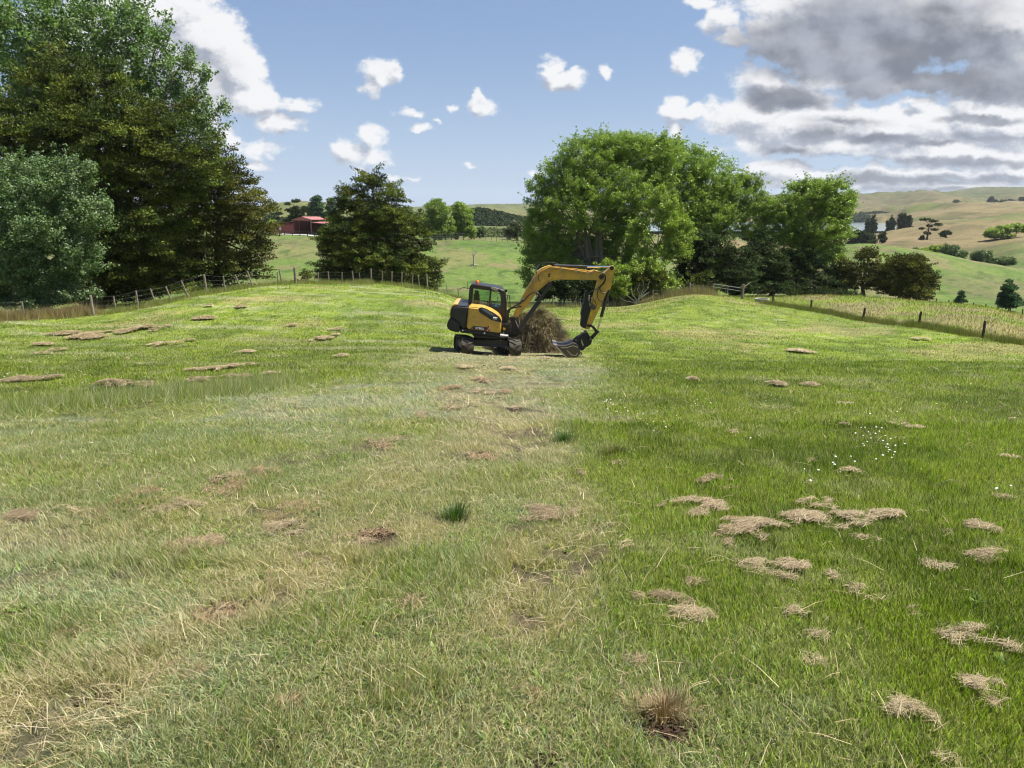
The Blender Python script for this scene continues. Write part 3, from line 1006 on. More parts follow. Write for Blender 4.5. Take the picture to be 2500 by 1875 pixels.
BIG = [
    (1767, 1180, 112, 26, -.15, .10, 1.3, 1, 'hay curl coloured dark for shade, standing up from green grass above the long pale swath'),  # darker straw colours stand in for the shade on its front
    (1708, 1241, 175, 36, 0.0, .08, 1.6, 0, 'long pale hay swath just below the hay curl coloured dark for shade'),
    (1838, 1300, 170, 44, -.15, .10, 1.6, 0, 'thick arched golden hay swath at the middle of the hay scatter'),
    (1985, 1276, 125, 42, .1, .08, 1.4, 0, 'pale hay heap touching the right end of the golden arched swath'),
    (1998, 1232, 80, 30, -.3, .06, 1.2, 0, 'small pale hay wisp lying just above the pale hay heap'),
    (2085, 1270, 90, 30, -.3, .08, 1.3, 0, 'left half of the paired hay humps in green grass'),
    (2190, 1272, 105, 34, .2, .09, 1.4, 0, 'right half of the paired hay humps, with a dark right tip'),
    (2114, 1335, 84, 46, -.3, .08, 1.4, 0, 'round golden hay lump below the paired hay humps'),
    (2399, 1291, 70, 48, -.5, .07, 1.4, 0, 'upper piece of the tall hay streak at the right side of the field'),
    (2425, 1368, 84, 84, -.9, .09, 1.5, 0, 'lower wider piece of the tall hay streak at the right side of the field'),
    (1950, 1405, 150, 44, -.5, .07, 1.2, 0, 'slanting brown hay streak below the golden arched swath'),
    (1852, 1388, 90, 26, -.2, .05, 1.1, 0, 'thin brown hay strip at the left end of the slanting hay streak'),
    (1690, 1512, 95, 36, .3, .07, 1.1, 0, 'short hay hook at the right end of the dark twiggy hay'),
    (1606, 1468, 150, 26, -.3, .06, 1.0, 1, 'dark twiggy hay streak left of the short hay hook'),
    (2396, 1564, 140, 60, -.2, .06, 1.0, 0, 'wide flat hay patch in the lower right of the field'),
    (2402, 1693, 105, 60, -.4, .08, 1.3, 0, 'thick hay heap at the lower right edge of the field'),
    (2202, 1740, 120, 60, .1, .06, 1.1, 0, 'flat pale hay patch left of the thick lower right heap'),
    (1344, 1262, 130, 46, 0, .05, .9, 1, 'grey brown hay patch on blue green grass left of the pale swaths'),
    (2073, 1155, 40, 44, .3, .08, 1.4, 0, 'upright hay tuft beside the white flowers'),
    (215, 823, 104, 15, .2, .2, 1.6, 0, 'long bright hay windrow piece, lower left of the pair near the left fence'),
    (351, 806, 96, 14, .15, .2, 1.6, 0, 'long bright hay windrow piece, upper right of the pair near the left fence'),
    (275, 942, 84, 14, 0, .2, 1.6, 0, 'left part of the long straight hay windrow at the mown green edge'),
    (342, 944, 92, 13, 0, .18, 1.5, 0, 'right part of the long straight hay windrow at the mown green edge'),
    (24, 1276, 120, 60, .2, .06, 1.3, 1, 'reddish brown dry grass mat at the left edge of the picture'),
]
for (a_, b_, w_, h_, rot_, hh_, de_, dk_, lab_) in BIG:
    c_, (v, fs, ns, cc) = straw_at(a_, b_, w_, h_, rot_, hh_, de_, dk_)
    o = mesh_np("hay_clump", v - np.array(c_), fs, ns, m_straw, col=cc)
    o.location = c_
    tag(o, lab_, 'hay', 'clumps of cut hay left on the mown field')

small = [(155, 818, 60), (294, 810, 30), (101, 844, 50), (146, 857, 40), (106, 866, 36), (405, 842, 65), (462, 834, 28), (500, 779, 50), (592, 750, 30),
         (513, 749, 22), (601, 863, 40), (471, 907, 36), (522, 905, 58), (570, 899, 40), (611, 894, 30), (494, 931, 60), (560, 924, 40), (598, 924, 40), (664, 916, 60),
         (54, 929, 70), (120, 928, 52), (312, 880, 14), (408, 799, 20), (830, 805, 45), (785, 830, 50), (836, 872, 34), (599, 862, 30), (712, 797, 22), (497, 780, 30), (820, 820, 20),
         (1779, 1332, 40), (2278, 1388, 80), (2061, 1041, 36), (2073, 991, 44), (2202, 1041, 60), (1896, 941, 40), (1979, 944, 34), (2457, 1220, 34), (2472, 1026, 18),
         (2466, 1120, 28), (1532, 1335, 50), (1943, 1500, 60), (1867, 1320, 30), (2300, 1860, 50), (1500, 1290, 26), (1310, 1380, 50), (1420, 1160, 26), (1512, 1135, 34),
         (2330, 1180, 30), (2110, 1455, 90), (2000, 1560, 50), (1980, 1620, 60), (2440, 1440, 40), (2250, 1500, 60), (1700, 1430, 50), (1560, 1620, 60), (1880, 1760, 60), (940, 1080, 80),
         (560, 1170, 80), (700, 1290, 110), (500, 1330, 90), (880, 1330, 60), (1010, 1470, 60), (420, 1240, 120), (180, 1250, 100), (1240, 905, 40), (1130, 900, 40), (1330, 880, 30),
         (1180, 960, 60), (1100, 1000, 60), (1260, 1000, 50), (1950, 860, 50), (2250, 830, 30), (1980, 1130, 24), (2320, 1310, 24), (1690, 930, 24), (1790, 1060, 26)]
V_, F4_, F3_, C_ = [], [], [], []
of = 0
for (a_, b_, w_) in small:
    if b_ < 960:
        args = (a_, b_, w_, max(7, w_ * .16), RNG.normal(.05, .1), .11, 1.4)
    else:
        args = (a_, b_, w_, w_ * .35, RNG.normal(0, .5), .04, .7, RNG.random() < .35)
    c_, (v, fs, ns, cc) = straw_at(*args)
    V_.append(v); C_.append(cc)
    F4_.append(fs[0] + of); F3_.append(fs[1] + of)
    of += len(v)
for (a_, b_, w_) in [(923, 1300, 95), (850, 1318, 60), (560, 1195, 110), (480, 1335, 130), (1178, 1118, 70), (640, 1160, 80), (940, 1095, 70), (350, 1215, 120), (240, 1255, 120), (720, 1250, 110),
                   (550, 1500, 130), (1030, 1020, 60), (1300, 1700, 70), (1000, 1480, 70), (1180, 930, 50), (1240, 960, 40), (1100, 950, 50), (160, 1560, 110), (450, 1640, 110), (700, 1720, 100), (1420, 1320, 50)]:
    c_, (v, fs, ns, cc) = straw_at(a_, b_, w_, w_ * .4, RNG.normal(.2, .3), .02, .55, True)
    V_.append(v); C_.append(cc * np.array([1.05, .97, .92]))
    F4_.append(fs[0] + of); F3_.append(fs[1] + of)
    of += len(v)
# single straws everywhere on the driven strip
x, y = in_view(30000, 1.4, 26, 0)
z = zone_maps(x, y)
k = (RNG.random(len(x)) < (z['strip'] * .2 + z['worn'] * .7 + .08)) & (fbm(x / .7, y / .7 + 4, 3) > .42)
x, y = x[k], y[k]
n = len(x)
an = np.where(RNG.random(n) < .5, 3.9 + RNG.normal(0, .6, n), RNG.random(n) * 6.283)
cc = np.array(S_COLS)[RNG.integers(0, 4, n)] * (.7 + .7 * RNG.random(n))[:, None]
v, fs, ns, cc = blades(np.stack([x, y, hgt(x, y) + .03 + .03 * RNG.random(n)], 1), an, np.clip(RNG.normal(1.5, .15, n), .9, 1.8), .06 + .16 * RNG.random(n), np.maximum(.003, .0008 * y), cc, curl=.15)
V_.append(v); C_.append(cc); F4_.append(fs[0] + of); F3_.append(fs[1] + of)
o = mesh_np("loose_hay", np.concatenate(V_), [np.concatenate(F4_), np.concatenate(F3_)], [4, 3], m_straw, col=np.concatenate(C_))
tag(o, 'loose wisps of cut hay scattered over the mown grass', kind='stuff')

# broad weed leaves
x, y = in_view(1500, 2.2, 13, 0)
k = fbm(x / .6 + 60, y / .6, 3) > .5
x, y = x[k], y[k]
xr = np.repeat(x, 5) + RNG.normal(0, .012, len(x) * 5)
yr = np.repeat(y, 5) + RNG.normal(0, .012, len(x) * 5)
n = len(xr)
cc = np.array([(0.14, 0.21, 0.04), (0.19, 0.26, 0.06), (0.11, 0.17, 0.035)])[RNG.integers(0, 3, n)] * (.7 + .6 * RNG.random(n))[:, None]
v, fs, ns, cc = blades(np.stack([xr, yr, hgt(xr, yr) + .01], 1), RNG.random(n) * 6.283, np.clip(RNG.normal(1.0, .25, n), .3, 1.5), .02 + .035 * RNG.random(n), .008 + .009 * RNG.random(n), cc, curl=.5)
o = mesh_np("broadleaf_weeds", v, fs, ns, m_blade, col=cc)
tag(o, 'small broad leaved weeds low in the grass', kind='stuff')

# white clover and yarrow heads
m_fl = paint("flower_white", (0.75, 0.74, 0.70), .7)
mb = MB()
fl = [(2073, 1155), (1880, 1010), (1720, 1000), (1480, 1005), (1545, 1030), (1925, 1047), (2120, 1100), (2140, 1130), (2160, 1140), (2130, 1090), (1600, 1060), (1850, 1088), (73, 839), (230, 917), (160, 948), (173, 945),
      (40, 880), (55, 882), (225, 970), (90, 890), (13, 937), (30, 933), (340, 925), (155, 892), (2180, 1000), (2320, 1010), (2450, 1240), (1990, 1200), (530, 762), (600, 690), (2055, 1165)]
for (a_, b_) in fl:
    k = 3 if b_ < 960 else (8 if (2100 < a_ < 2180 or a_ < 1760) else 3)
    for _ in range(k):
        p = ground_px(a_ + random.gauss(0, 22), b_ + random.gauss(0, 11))
        h_ = random.uniform(.10, .24)
        top = p + Vector((random.gauss(0, .02), random.gauss(0, .02), h_))
        r_ = random.uniform(.006, .012) * (1.25 if p.y > 14 else 1)
        ring = [top + Vector((math.cos(t) * r_, math.sin(t) * r_, random.uniform(-.004, .004))) for t in [i * math.pi / 3 for i in range(6)]]
        low = top - Vector((0, 0, r_ * .6))
        mb.add([top + Vector((0, 0, .006))] + ring + [low], [(0, 1 + i, 1 + (i + 1) % 6) for i in range(6)] + [(7, 1 + (i + 1) % 6, 1 + i) for i in range(6)])
o = mb.build("wildflowers", m_fl)
tag(o, 'tiny white flower heads dotted through the grass', kind='stuff')

# clods and crumbs of earth where the sward is broken
m_soil = paint("broken_earth", (0.055, 0.034, 0.022), .95, spec=.1, scale=20, bump=.6)
mb = MB()
for (cx, cy, rr, w) in SOILW:
    for _ in range(int(160 * w)):
        a = random.random() * 6.283
        r = rr * random.random() ** .6
        x, y = cx + math.cos(a) * r, cy + math.sin(a) * r
        s = random.uniform(.002, .007) * (1 + .08 * cy)
        zc = float(hgt(x, y)[0]) + s * .5
        vs = [Vector((x, y, zc)) + Vector((random.uniform(.5, 1.2) * s * dx, random.uniform(.5, 1.2) * s * dy, random.uniform(.4, 1) * s * dz)) for dx in (-1, 1) for dy in (-1, 1) for dz in (-1, 1)]
        mb.add(vs, [(0, 1, 3, 2), (4, 6, 7, 5), (0, 4, 5, 1), (2, 3, 7, 6), (0, 2, 6, 4), (1, 5, 7, 3)])
o = mb.build("soil_crumbs", m_soil, bevel=0)
tag(o, 'dark crumbs of bare earth in broken turf', kind='stuff')


# upturned tuft of dead grass over a torn hole, bottom of the field
c_ = ground_px(1622, 1745)
n = 800
a = RNG.random(n) * 6.283
r = np.abs(RNG.normal(0, .05, n))
X, Y = c_.x + np.cos(a) * r * 1.5, c_.y + np.sin(a) * r
cc = np.array([(0.42, 0.31, 0.17), (0.30, 0.20, 0.11), (0.20, 0.13, 0.075), (0.48, 0.37, 0.22)])[RNG.integers(0, 4, n)] * (.6 + .6 * RNG.random(n))[:, None]
v, fs, ns, cc = blades(np.stack([X, Y, hgt(X, Y)], 1), a + RNG.normal(0, .5, n), np.clip(np.abs(RNG.normal(.8, .5, n)), 0, 1.8), .03 + .10 * RNG.random(n), .0016 + .0014 * RNG.random(n), cc, curl=.6)
o = mesh_np('dead_grass_tuft', v - np.array(c_), fs, ns, m_straw, col=cc)
o.location = c_
tag(o, 'upright dead grass tuft above a torn hole of bare soil', 'grass tuft')
for k, (px, py, w_, lab) in enumerate([(1112, 1268, .14, 'dark green rush tuft in the pale strip, nearest the middle of the picture'), (1378, 1078, .2, 'dark green rush tuft at the right edge of the pale strip'), (1500, 1110, .22, 'brownish long grass tuft on the green side of the strip')]):
    c_ = ground_px(px, py)
    n = 420
    a = RNG.random(n) * 6.283
    r = np.abs(RNG.normal(0, w_ * .5, n))
    X, Y = c_.x + np.cos(a) * r, c_.y + np.sin(a) * r
    base_c = [(0.05, 0.10, 0.018), (0.08, 0.14, 0.03), (0.035, 0.07, 0.012)] if k < 2 else [(0.14, 0.12, 0.04), (0.10, 0.12, 0.03), (0.18, 0.15, 0.06)]
    cc = np.array(base_c)[RNG.integers(0, 3, n)] * (.7 + .6 * RNG.random(n))[:, None]
    v, fs, ns, cc = blades(np.stack([X, Y, hgt(X, Y)], 1), a, np.clip(np.abs(RNG.normal(.7, .35, n)), 0, 1.5), .05 + .12 * RNG.random(n), .003 + .002 * RNG.random(n), cc, curl=.5)
    o = mesh_np('rush_tuft', v - np.array(c_), fs, ns, m_blade, col=cc)
    o.location = c_
    tag(o, lab, 'grass tuft', 'dark tufts in the mown field')
# ------------------------------------------------------------------ trees
m_bark = paint("bark_grey", (0.16, 0.125, 0.09), .9, spec=.2, dirt=.7, dirtcol=(0.06, 0.045, 0.03), scale=3, bump=.5)
m_bark_p = paint("bark_pale", (0.17, 0.15, 0.12), .85, spec=.2, dirt=.6, dirtcol=(0.10, 0.09, 0.06), scale=2.5, bump=.5)
m_dead = paint("dead_wood", (0.42, 0.39, 0.34), .9, spec=.1, dirt=.3, scale=8)
m_leaf = foliage_mat("leaf_broad", trans=0.42, rough=0.42, spec=0.4)
m_leafsilver = foliage_mat("leaf_silver", trans=0.32, rough=0.6, spec=0.15, under=(0.33, 0.38, 0.24, 1))
m_needle = foliage_mat("leaf_needle", trans=0.2, rough=0.7, spec=0.12)


def leaf_quads(C, size, up_bias, cols, asp=0.55, nrm=None):
    """one rhombic leaf per centre, random attitude; up_bias pulls the leaf plane towards level"""
    n = len(C)
    N = RNG.normal(0, 1, (n, 3))
    if nrm is not None:
        N = N + nrm
    N[:, 2] += up_bias
    N /= np.linalg.norm(N, axis=1)[:, None]
    T = RNG.normal(0, 1, (n, 3))
    T -= N * (T * N).sum(1)[:, None]
    T /= np.linalg.norm(T, axis=1)[:, None]
    B = np.cross(N, T)
    s = (size * (0.6 + .7 * RNG.random(n)))[:, None]
    v = np.stack([C - T * s * .5, C + B * s * .5 * asp + N * s * .06, C + T * s * .5, C - B * s * .5 * asp + N * s * .06], 1).reshape(-1, 3)
    f = np.arange(4 * n).reshape(n, 4)
    return v, f, np.repeat(cols, 4, 0)


def spray_quads(C, size, dirv, cols, asp=.35, nrm=0):
    """narrow sprays pointing along dirv (needle foliage)"""
    n = len(C)
    T = dirv * .6 + RNG.normal(0, .7, (n, 3))
    T /= np.linalg.norm(T, axis=1)[:, None]
    N = RNG.normal(0, .6, (n, 3)) + nrm
    B = np.cross(T, N)
    B /= np.linalg.norm(B, axis=1)[:, None] + 1e-9
    s = (size * (0.6 + .8 * RNG.random(n)))[:, None]
    v = np.stack([C, C + T * s * .55 + B * s * asp * .5, C + T * s, C + T * s * .55 - B * s * asp * .5], 1).reshape(-1, 3)
    f = np.arange(4 * n).reshape(n, 4)
    return v, f, np.repeat(cols, 4, 0)


KINDS = {
    # leafcolours, clump radius, flatten, leaf size, leaves per clump, style
    'broad':  dict(cols=[(0.205, 0.275, 0.048), (0.17, 0.24, 0.042), (0.25, 0.315, 0.065)], flat=.72, style='leaf', mat=m_leaf, up=.5),
    'yellow': dict(cols=[(0.26, 0.32, 0.05), (0.20, 0.28, 0.04), (0.30, 0.35, 0.08)], flat=.8, style='leaf', mat=m_leaf, up=.4),
    'poplar': dict(cols=[(0.105, 0.18, 0.045), (0.08, 0.15, 0.035), (0.14, 0.21, 0.065)], flat=1.15, style='leaf', mat=m_leafsilver, up=.2),
    'silver': dict(cols=[(0.085, 0.155, 0.042), (0.12, 0.19, 0.055), (0.055, 0.11, 0.032)], flat=.9, style='leaf', mat=m_leafsilver, up=.3),
    'totara': dict(cols=[(0.06, 0.085, 0.017), (0.095, 0.12, 0.022), (0.135, 0.15, 0.026), (0.038, 0.056, 0.015)], flat=.6, style='spray', mat=m_needle, up=.5),
    'brown':  dict(cols=[(0.085, 0.088, 0.018), (0.13, 0.125, 0.022), (0.06, 0.066, 0.016)], flat=.58, style='spray', mat=m_needle, up=.5),
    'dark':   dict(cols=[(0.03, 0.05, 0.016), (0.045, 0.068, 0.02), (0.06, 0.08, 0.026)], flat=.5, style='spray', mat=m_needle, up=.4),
    'pine':   dict(cols=[(0.035, 0.075, 0.035), (0.05, 0.095, 0.045), (0.06, 0.12, 0.05)], flat=.5, style='spray', mat=m_needle, up=.6),
    'willow': dict(cols=[(0.085, 0.125, 0.045), (0.11, 0.15, 0.06), (0.065, 0.10, 0.035)], flat=1.0, style='leaf', mat=m_leaf, up=.1),
    'grey':   dict(cols=[(0.10, 0.115, 0.06), (0.075, 0.09, 0.045), (0.13, 0.14, 0.075)], flat=.9, style='leaf', mat=m_leaf, up=.1),
}


def tree(name, label, kind, D, lobes, base, leafpx=3.6, clumppx=20, per=90, dens=1.0, group=None, cat='tree', bark=None, trunk_r=.3, shell=.62,
         depth=.8, stems=1, limbs=True, dead=0, soft=1.0, split=.45, low=.0, sprig=None):
    """lobes: (px,py,rx,ry,dd[,w]) in photograph pixels, dd metres nearer/farther; base: (px, D) of the trunk foot"""
    K = KINDS[kind]
    g0 = ground(base[0], base[1])
    root = empty(name, g0, label, cat, group)
    sc0 = D / FPX
    cs, cl, lob3 = [], [], []
    r_cl = clumppx * sc0
    for L in lobes:
        px, py, rx, ry, dd = L[:5]
        w = L[5] if len(L) > 5 else 1.0
        c = at(px, py, D + dd)
        sc = (D + dd) / FPX
        R = np.array([rx * sc, rx * sc * depth, ry * sc])
        lob3.append((c, R))
        Ri = np.maximum(R - r_cl * (1.0 if D < 120 else .55), R * .45)
        vol = 4.19 * R[0] * R[1] * R[2]
        n = int(max(5, dens * w * (1.6 if K['style'] == 'leaf' else (2.6 if D < 120 else .7)) * (0.30 * vol / (r_cl ** 3 * K['flat'] * 1.0)) ** .86 * 1.15))
        d = RNG.normal(0, 1, (n, 3))
        d /= np.linalg.norm(d, axis=1)[:, None]
        rr = (shell + (1 - shell) * RNG.random(n) ** .5)
        rr = np.where(RNG.random(n) < .25, RNG.random(n) ** .5 * .8, rr)
        rr = rr * (1 + RNG.normal(0, .13, n))
        p = np.array(c) + d * rr[:, None] * Ri
        cs.append(p)
        cl.append(np.full(n, len(lob3) - 1))
    cs = np.concatenate(cs)
    cl = np.concatenate(cl)
    if D > 150:                              # far trees stand on the terrain, wherever it is
        dz = g0.z - min(c_.z - R_[2] for c_, R_ in lob3) + .02
        cs[:, 2] += dz
        lob3 = [(c_ + Vector((0, 0, dz)), R_) for c_, R_ in lob3]
    if K['style'] == 'spray' and D < 120:    # pads keep their distance from each other
        order = RNG.permutation(len(cs))
        acc = np.zeros((len(cs), 3))
        na_ = 0
        kept = []
        q_ = cs * np.array([1, 1, 1 / K['flat']])
        for i in order:
            if na_ == 0 or (((acc[:na_] - q_[i]) ** 2).sum(1).min() > (r_cl * 1.3) ** 2):
                acc[na_] = q_[i]
                na_ += 1
                kept.append(i)
        cs, cl = cs[kept], cl[kept]
    hz = hgt(cs[:, 0], cs[:, 1])
    keep = cs[:, 2] > hz + low
    cs, cl = cs[keep], cl[keep]
    nc0 = len(cs)
    mid = cs.mean(0)
    # sprigs and boughs that break the outline
    exP, exR, exL = [], [], []
    if D < 120 and name != 'young_pine':
        for i in range(nc0):
            c_, R_ = lob3[cl[i]]
            dvec = (cs[i] - np.array(c_)) / R_
            ln = np.linalg.norm(dvec)
            if ln < .62 or random.random() > (sprig if sprig is not None else (.42 if K['style'] == 'leaf' else .34)):
                continue
            dd_ = dvec * R_
            dd_ = dd_ / (np.linalg.norm(dd_) + 1e-6)
            if K['style'] == 'leaf':
                dd_ = dd_ + np.array([random.gauss(0, .25), random.gauss(0, .25), .65])
            else:
                dd_ = dd_ * np.array([1.2, 1.2, .5]) + np.array([random.gauss(0, .3), random.gauss(0, .3), .12])
            dd_ /= np.linalg.norm(dd_)
            p_ = cs[i].copy()
            for q2, sr in enumerate((.62, .45, .3)[:random.randint(1, 3)]):
                p_ = p_ + dd_ * r_cl * (1.05 - .15 * q2)
                exP.append(p_.copy())
                exR.append(sr)
                exL.append(cl[i])
    nc = nc0 + len(exP)
    if exP:
        cs = np.concatenate([cs, np.array(exP)])
        cl = np.concatenate([cl, np.array(exL)])
    rad = np.concatenate([np.ones(nc0), np.array(exR)]) if exP else np.ones(nc0)
    rad = rad * r_cl * (.5 + .8 * RNG.random(nc)) * (1.0 if K['style'] == 'leaf' else 1.15)
    # leaves
    per_n = np.maximum(6, ((per * 1.7 if K['style'] == 'leaf' else per * 1.5) * (rad / r_cl) ** 2)).astype(int)
    ci = np.repeat(np.arange(nc), per_n)
    n = len(ci)
    d = RNG.normal(0, 1, (n, 3))
    d /= np.linalg.norm(d, axis=1)[:, None]
    rr = RNG.random(n) ** (.55 if K['flat'] > .6 else .38)
    off = d * rr[:, None] * rad[ci][:, None] * np.array([1.0, 1.0, K['flat']])
    if K['flat'] < .7:                       # pads droop at the rim
        hor2 = (off[:, 0] ** 2 + off[:, 1] ** 2) / rad[ci] ** 2
        off[:, 2] = np.where(off[:, 2] < 0, off[:, 2] * .35, off[:, 2]) - hor2 * rad[ci] * .2
    P = cs[ci] + off
    tone = ((0.8 + .45 * RNG.random(nc)) if K['style'] == 'leaf' else (0.6 + 1.0 * RNG.random(nc) ** 1.6))[ci]
    cols = np.array(K['cols'])[(RNG.integers(0, len(K['cols']), nc)[ci] + (RNG.random(n) < .3) * RNG.integers(0, 3, n)) % len(K['cols'])]
    cols = cols * (tone * (0.75 + .5 * RNG.random(n)))[:, None]
    if kind in ('silver', 'poplar'):         # leaves turned over by the wind show white felt
        wh = RNG.random(n) < (.05 if kind == 'silver' else .02)
        cols = np.where(wh[:, None], np.array([0.42, 0.46, 0.38]), cols)
    size = np.full(n, leafpx * sc0)
    okz = P[:, 2] > hgt(P[:, 0], P[:, 1]) + .05
    P, size, cols, ci_, off_ = P[okz], size[okz], cols[okz], ci[okz], off[okz]
    if K['style'] == 'leaf':
        v, f, c = leaf_quads(P, size, K['up'], cols, asp=.75, nrm=off_ / (np.linalg.norm(off_, axis=1)[:, None] + 1e-6) * 1.1)
    else:
        dv = off_ / (np.linalg.norm(off_, axis=1)[:, None] + 1e-6) + np.array([0, 0, .35]) + (cs[ci_] - mid) / (np.linalg.norm(cs[ci_] - mid, axis=1)[:, None] + 1e-6) * .5
        un = off_ / (np.linalg.norm(off_, axis=1)[:, None] + 1e-6)
        v, f, c = spray_quads(P, size * 1.5, dv, cols, asp=.5, nrm=un * 1.1 + np.array([0, 0, .8]))
    o = mesh_np('crown', v - np.array(g0), f, 4, K['mat'], parent=root, col=c)
    # wood
    mb = MB()
    zl = [c_[0].z for c_ in lob3]
    topz = max(zl)
    H = max(topz - g0.z, .5)
    trs = []
    for s in range(stems):
        off = Vector((random.uniform(-.5, .5), random.uniform(-.5, .5), 0)) * (trunk_r * 3.0 if stems > 1 else 0)
        # each stem aims at the middle of some of the lobes
        mine = [lob3[k] for k in range(len(lob3)) if k % stems == s] or lob3
        aim = sum((m_[0] for m_ in mine), Vector()) / len(mine)
        foot = g0 + off + Vector((0, 0, -.25))
        hs = split
        p1 = foot.lerp(Vector((foot.x * .6 + aim.x * .4, foot.y * .6 + aim.y * .4, g0.z + H * hs * .55)), 1)
        p2 = Vector((foot.x * .3 + aim.x * .7, foot.y * .3 + aim.y * .7, g0.z + H * hs))
        jit = lambda q: q + Vector((random.gauss(0, .12), random.gauss(0, .12), 0)) * trunk_r * 2
        r0 = trunk_r * (1 if stems == 1 else .72)
        pts = [foot, foot.lerp(p1, .5), jit(p1), jit(p2)]
        mb.tube(pts, [r0 * 1.35, r0 * 1.0, r0 * .85, r0 * .62], 9)
        trs.append((pts[2], pts[3], r0 * .62, mine))
    if limbs:
        for (pa, pb, r0, mine) in trs:
            for (c_, R) in mine:
                st = pb if c_.z > pb.z else pa.lerp(pb, random.uniform(.1, .7))
                m1 = st.lerp(c_, .5) + Vector((random.gauss(0, .1), random.gauss(0, .1), .12 * (c_ - st).length))
                rl = r0 * (.35 + .35 * min(1, R[0] / (H * .3)))
                mb.tube([st, m1, c_ + Vector((0, 0, R[2] * .2))], [rl, rl * .6, rl * .3], 7, cap=False)
                near = np.linalg.norm((cs - np.array(c_)) / R, axis=1)
                ids = np.argsort(near + RNG.random(nc) * .8)[: 14 if D < 120 else 5]
                for i in ids:
                    tgt = Vector(cs[i])
                    s2 = m1.lerp(c_, random.uniform(0, 1))
                    mm = s2.lerp(tgt, .5) + Vector((0, 0, random.uniform(-.04, .12))) * (tgt - s2).length
                    mb.tube([s2, mm, tgt], [rl * .33, rl * .2, rl * .08], 5, cap=False)
    mb.build('trunk', bark or m_bark, root, origin=g0, smooth=True)
    return root


GT = None
tree('poplar_tree', 'tall poplar with silvery green leaves, rising behind the dark evergreens on the left', 'poplar', 58,
     [(110, 60, 165, 130, 0), (20, 40, 120, 150, -3), (250, 60, 120, 110, 1), (340, 120, 100, 105, 0), (430, 190, 72, 85, 0), (475, 250, 58, 90, 0), (515, 320, 45, 75, 0), (528, 395, 34, 50, .5),
      (505, 185, 22, 40, 0), (395, 90, 35, 55, 0), (240, 260, 180, 150, 3), (410, 330, 110, 120, 2), (50, 250, 120, 160, 2), (545, 270, 16, 40, 0), (330, 20, 40, 50, 0), (465, 130, 18, 40, 0)],
     (230, 58), leafpx=6.0, clumppx=15, per=30, dens=.45, trunk_r=.42, bark=m_bark_p, split=.4, stems=3)
tree('totara_tree', 'tallest dark olive evergreen with layered foliage, filling the left of the picture', 'totara', 52.5,
     [(200, 215, 110, 80, 0), (110, 180, 75, 60, 0), (270, 175, 55, 45, 0), (60, 330, 130, 100, 0), (250, 330, 150, 110, -1), (150, 470, 180, 130, 0), (330, 260, 70, 50, 0), (400, 300, 80, 55, 0), (450, 260, 45, 35, 1),
      (420, 410, 120, 100, 0), (490, 370, 60, 60, 0), (30, 250, 60, 50, -1), (120, 110, 25, 40, 0), (280, 560, 160, 120, 0), (330, 660, 150, 60, 1), (230, 680, 120, 45, 2), (250, 725, 140, 26, 2), (400, 700, 110, 26, 2)],
     (222, 50.5), leafpx=3.6, clumppx=22, per=140, dens=1.6, trunk_r=.42, split=.62, group='dark layered evergreens along the paddock', shell=.7)
tree('totara_tree', 'broad brownish evergreen sweeping down to the right end of the left tree belt', 'brown', 57,
     [(500, 430, 90, 75, 0), (560, 480, 85, 70, 0), (470, 540, 110, 90, 0), (600, 560, 75, 70, 0), (640, 600, 40, 45, 0), (560, 640, 90, 60, 0), (645, 665, 42, 24, 0), (430, 640, 110, 60, 0), (400, 470, 70, 60, 1), (590, 445, 35, 40, 0), (655, 500, 22, 30, 0), (575, 400, 20, 18, 0), (480, 690, 100, 25, 0)],
     (530, 58), leafpx=3.4, clumppx=20, per=140, dens=1.6, trunk_r=.3, split=.6, group='dark layered evergreens along the paddock', shell=.7)
tree('poplar_tree', 'low bushy pale green poplar at the left edge in front of the dark evergreens', 'silver', 46.5,
     [(70, 450, 95, 75, 0), (160, 440, 70, 65, 0), (210, 520, 70, 70, 0), (100, 560, 130, 100, 0), (0, 560, 110, 110, 0), (190, 620, 75, 70, 0), (40, 660, 110, 70, 0), (255, 505, 30, 40, 0), (30, 400, 30, 35, 0), (215, 410, 25, 30, 0), (120, 690, 90, 40, .5), (60, 735, 110, 30, 0), (180, 715, 70, 34, 0), (-40, 700, 80, 60, 0), (-80, 560, 80, 120, 0)],
     (105, 48), leafpx=4.6, clumppx=16, per=46, dens=.9, trunk_r=.24, bark=m_bark_p, split=.45)
tree('totara_tree', 'free standing dark olive evergreen behind the fence, left of the excavator', 'totara', 68,
     [(905, 440, 44, 32, 0), (950, 475, 42, 38, 0), (870, 490, 52, 42, 0), (925, 530, 75, 50, 0), (860, 570, 80, 50, 0), (970, 560, 60, 45, 0), (830, 600, 62, 36, 0), (1020, 560, 36, 44, 0), (1035, 600, 32, 26, 0), (910, 630, 110, 50, 0), (820, 660, 50, 45, 0), (1000, 660, 75, 45, 0), (1050, 670, 38, 40, 0),
      (900, 680, 100, 35, 0), (1020, 700, 60, 26, 0), (862, 438, 22, 16, 0), (800, 560, 30, 22, 0)],
     (925, 68), leafpx=2.7, clumppx=12, per=95, dens=1.5, trunk_r=.32, split=.7, group='dark layered evergreens along the paddock', shell=.72)
tree('shrub', 'small dark shrub standing alone behind the fence between the two dark trees', 'totara', 62, [(745, 670, 20, 20, 0), (735, 690, 28, 14, 0), (765, 692, 16, 10, 0)], (745, 62), leafpx=2.4, clumppx=8, per=60, dens=1.6, cat='shrub', trunk_r=.05)
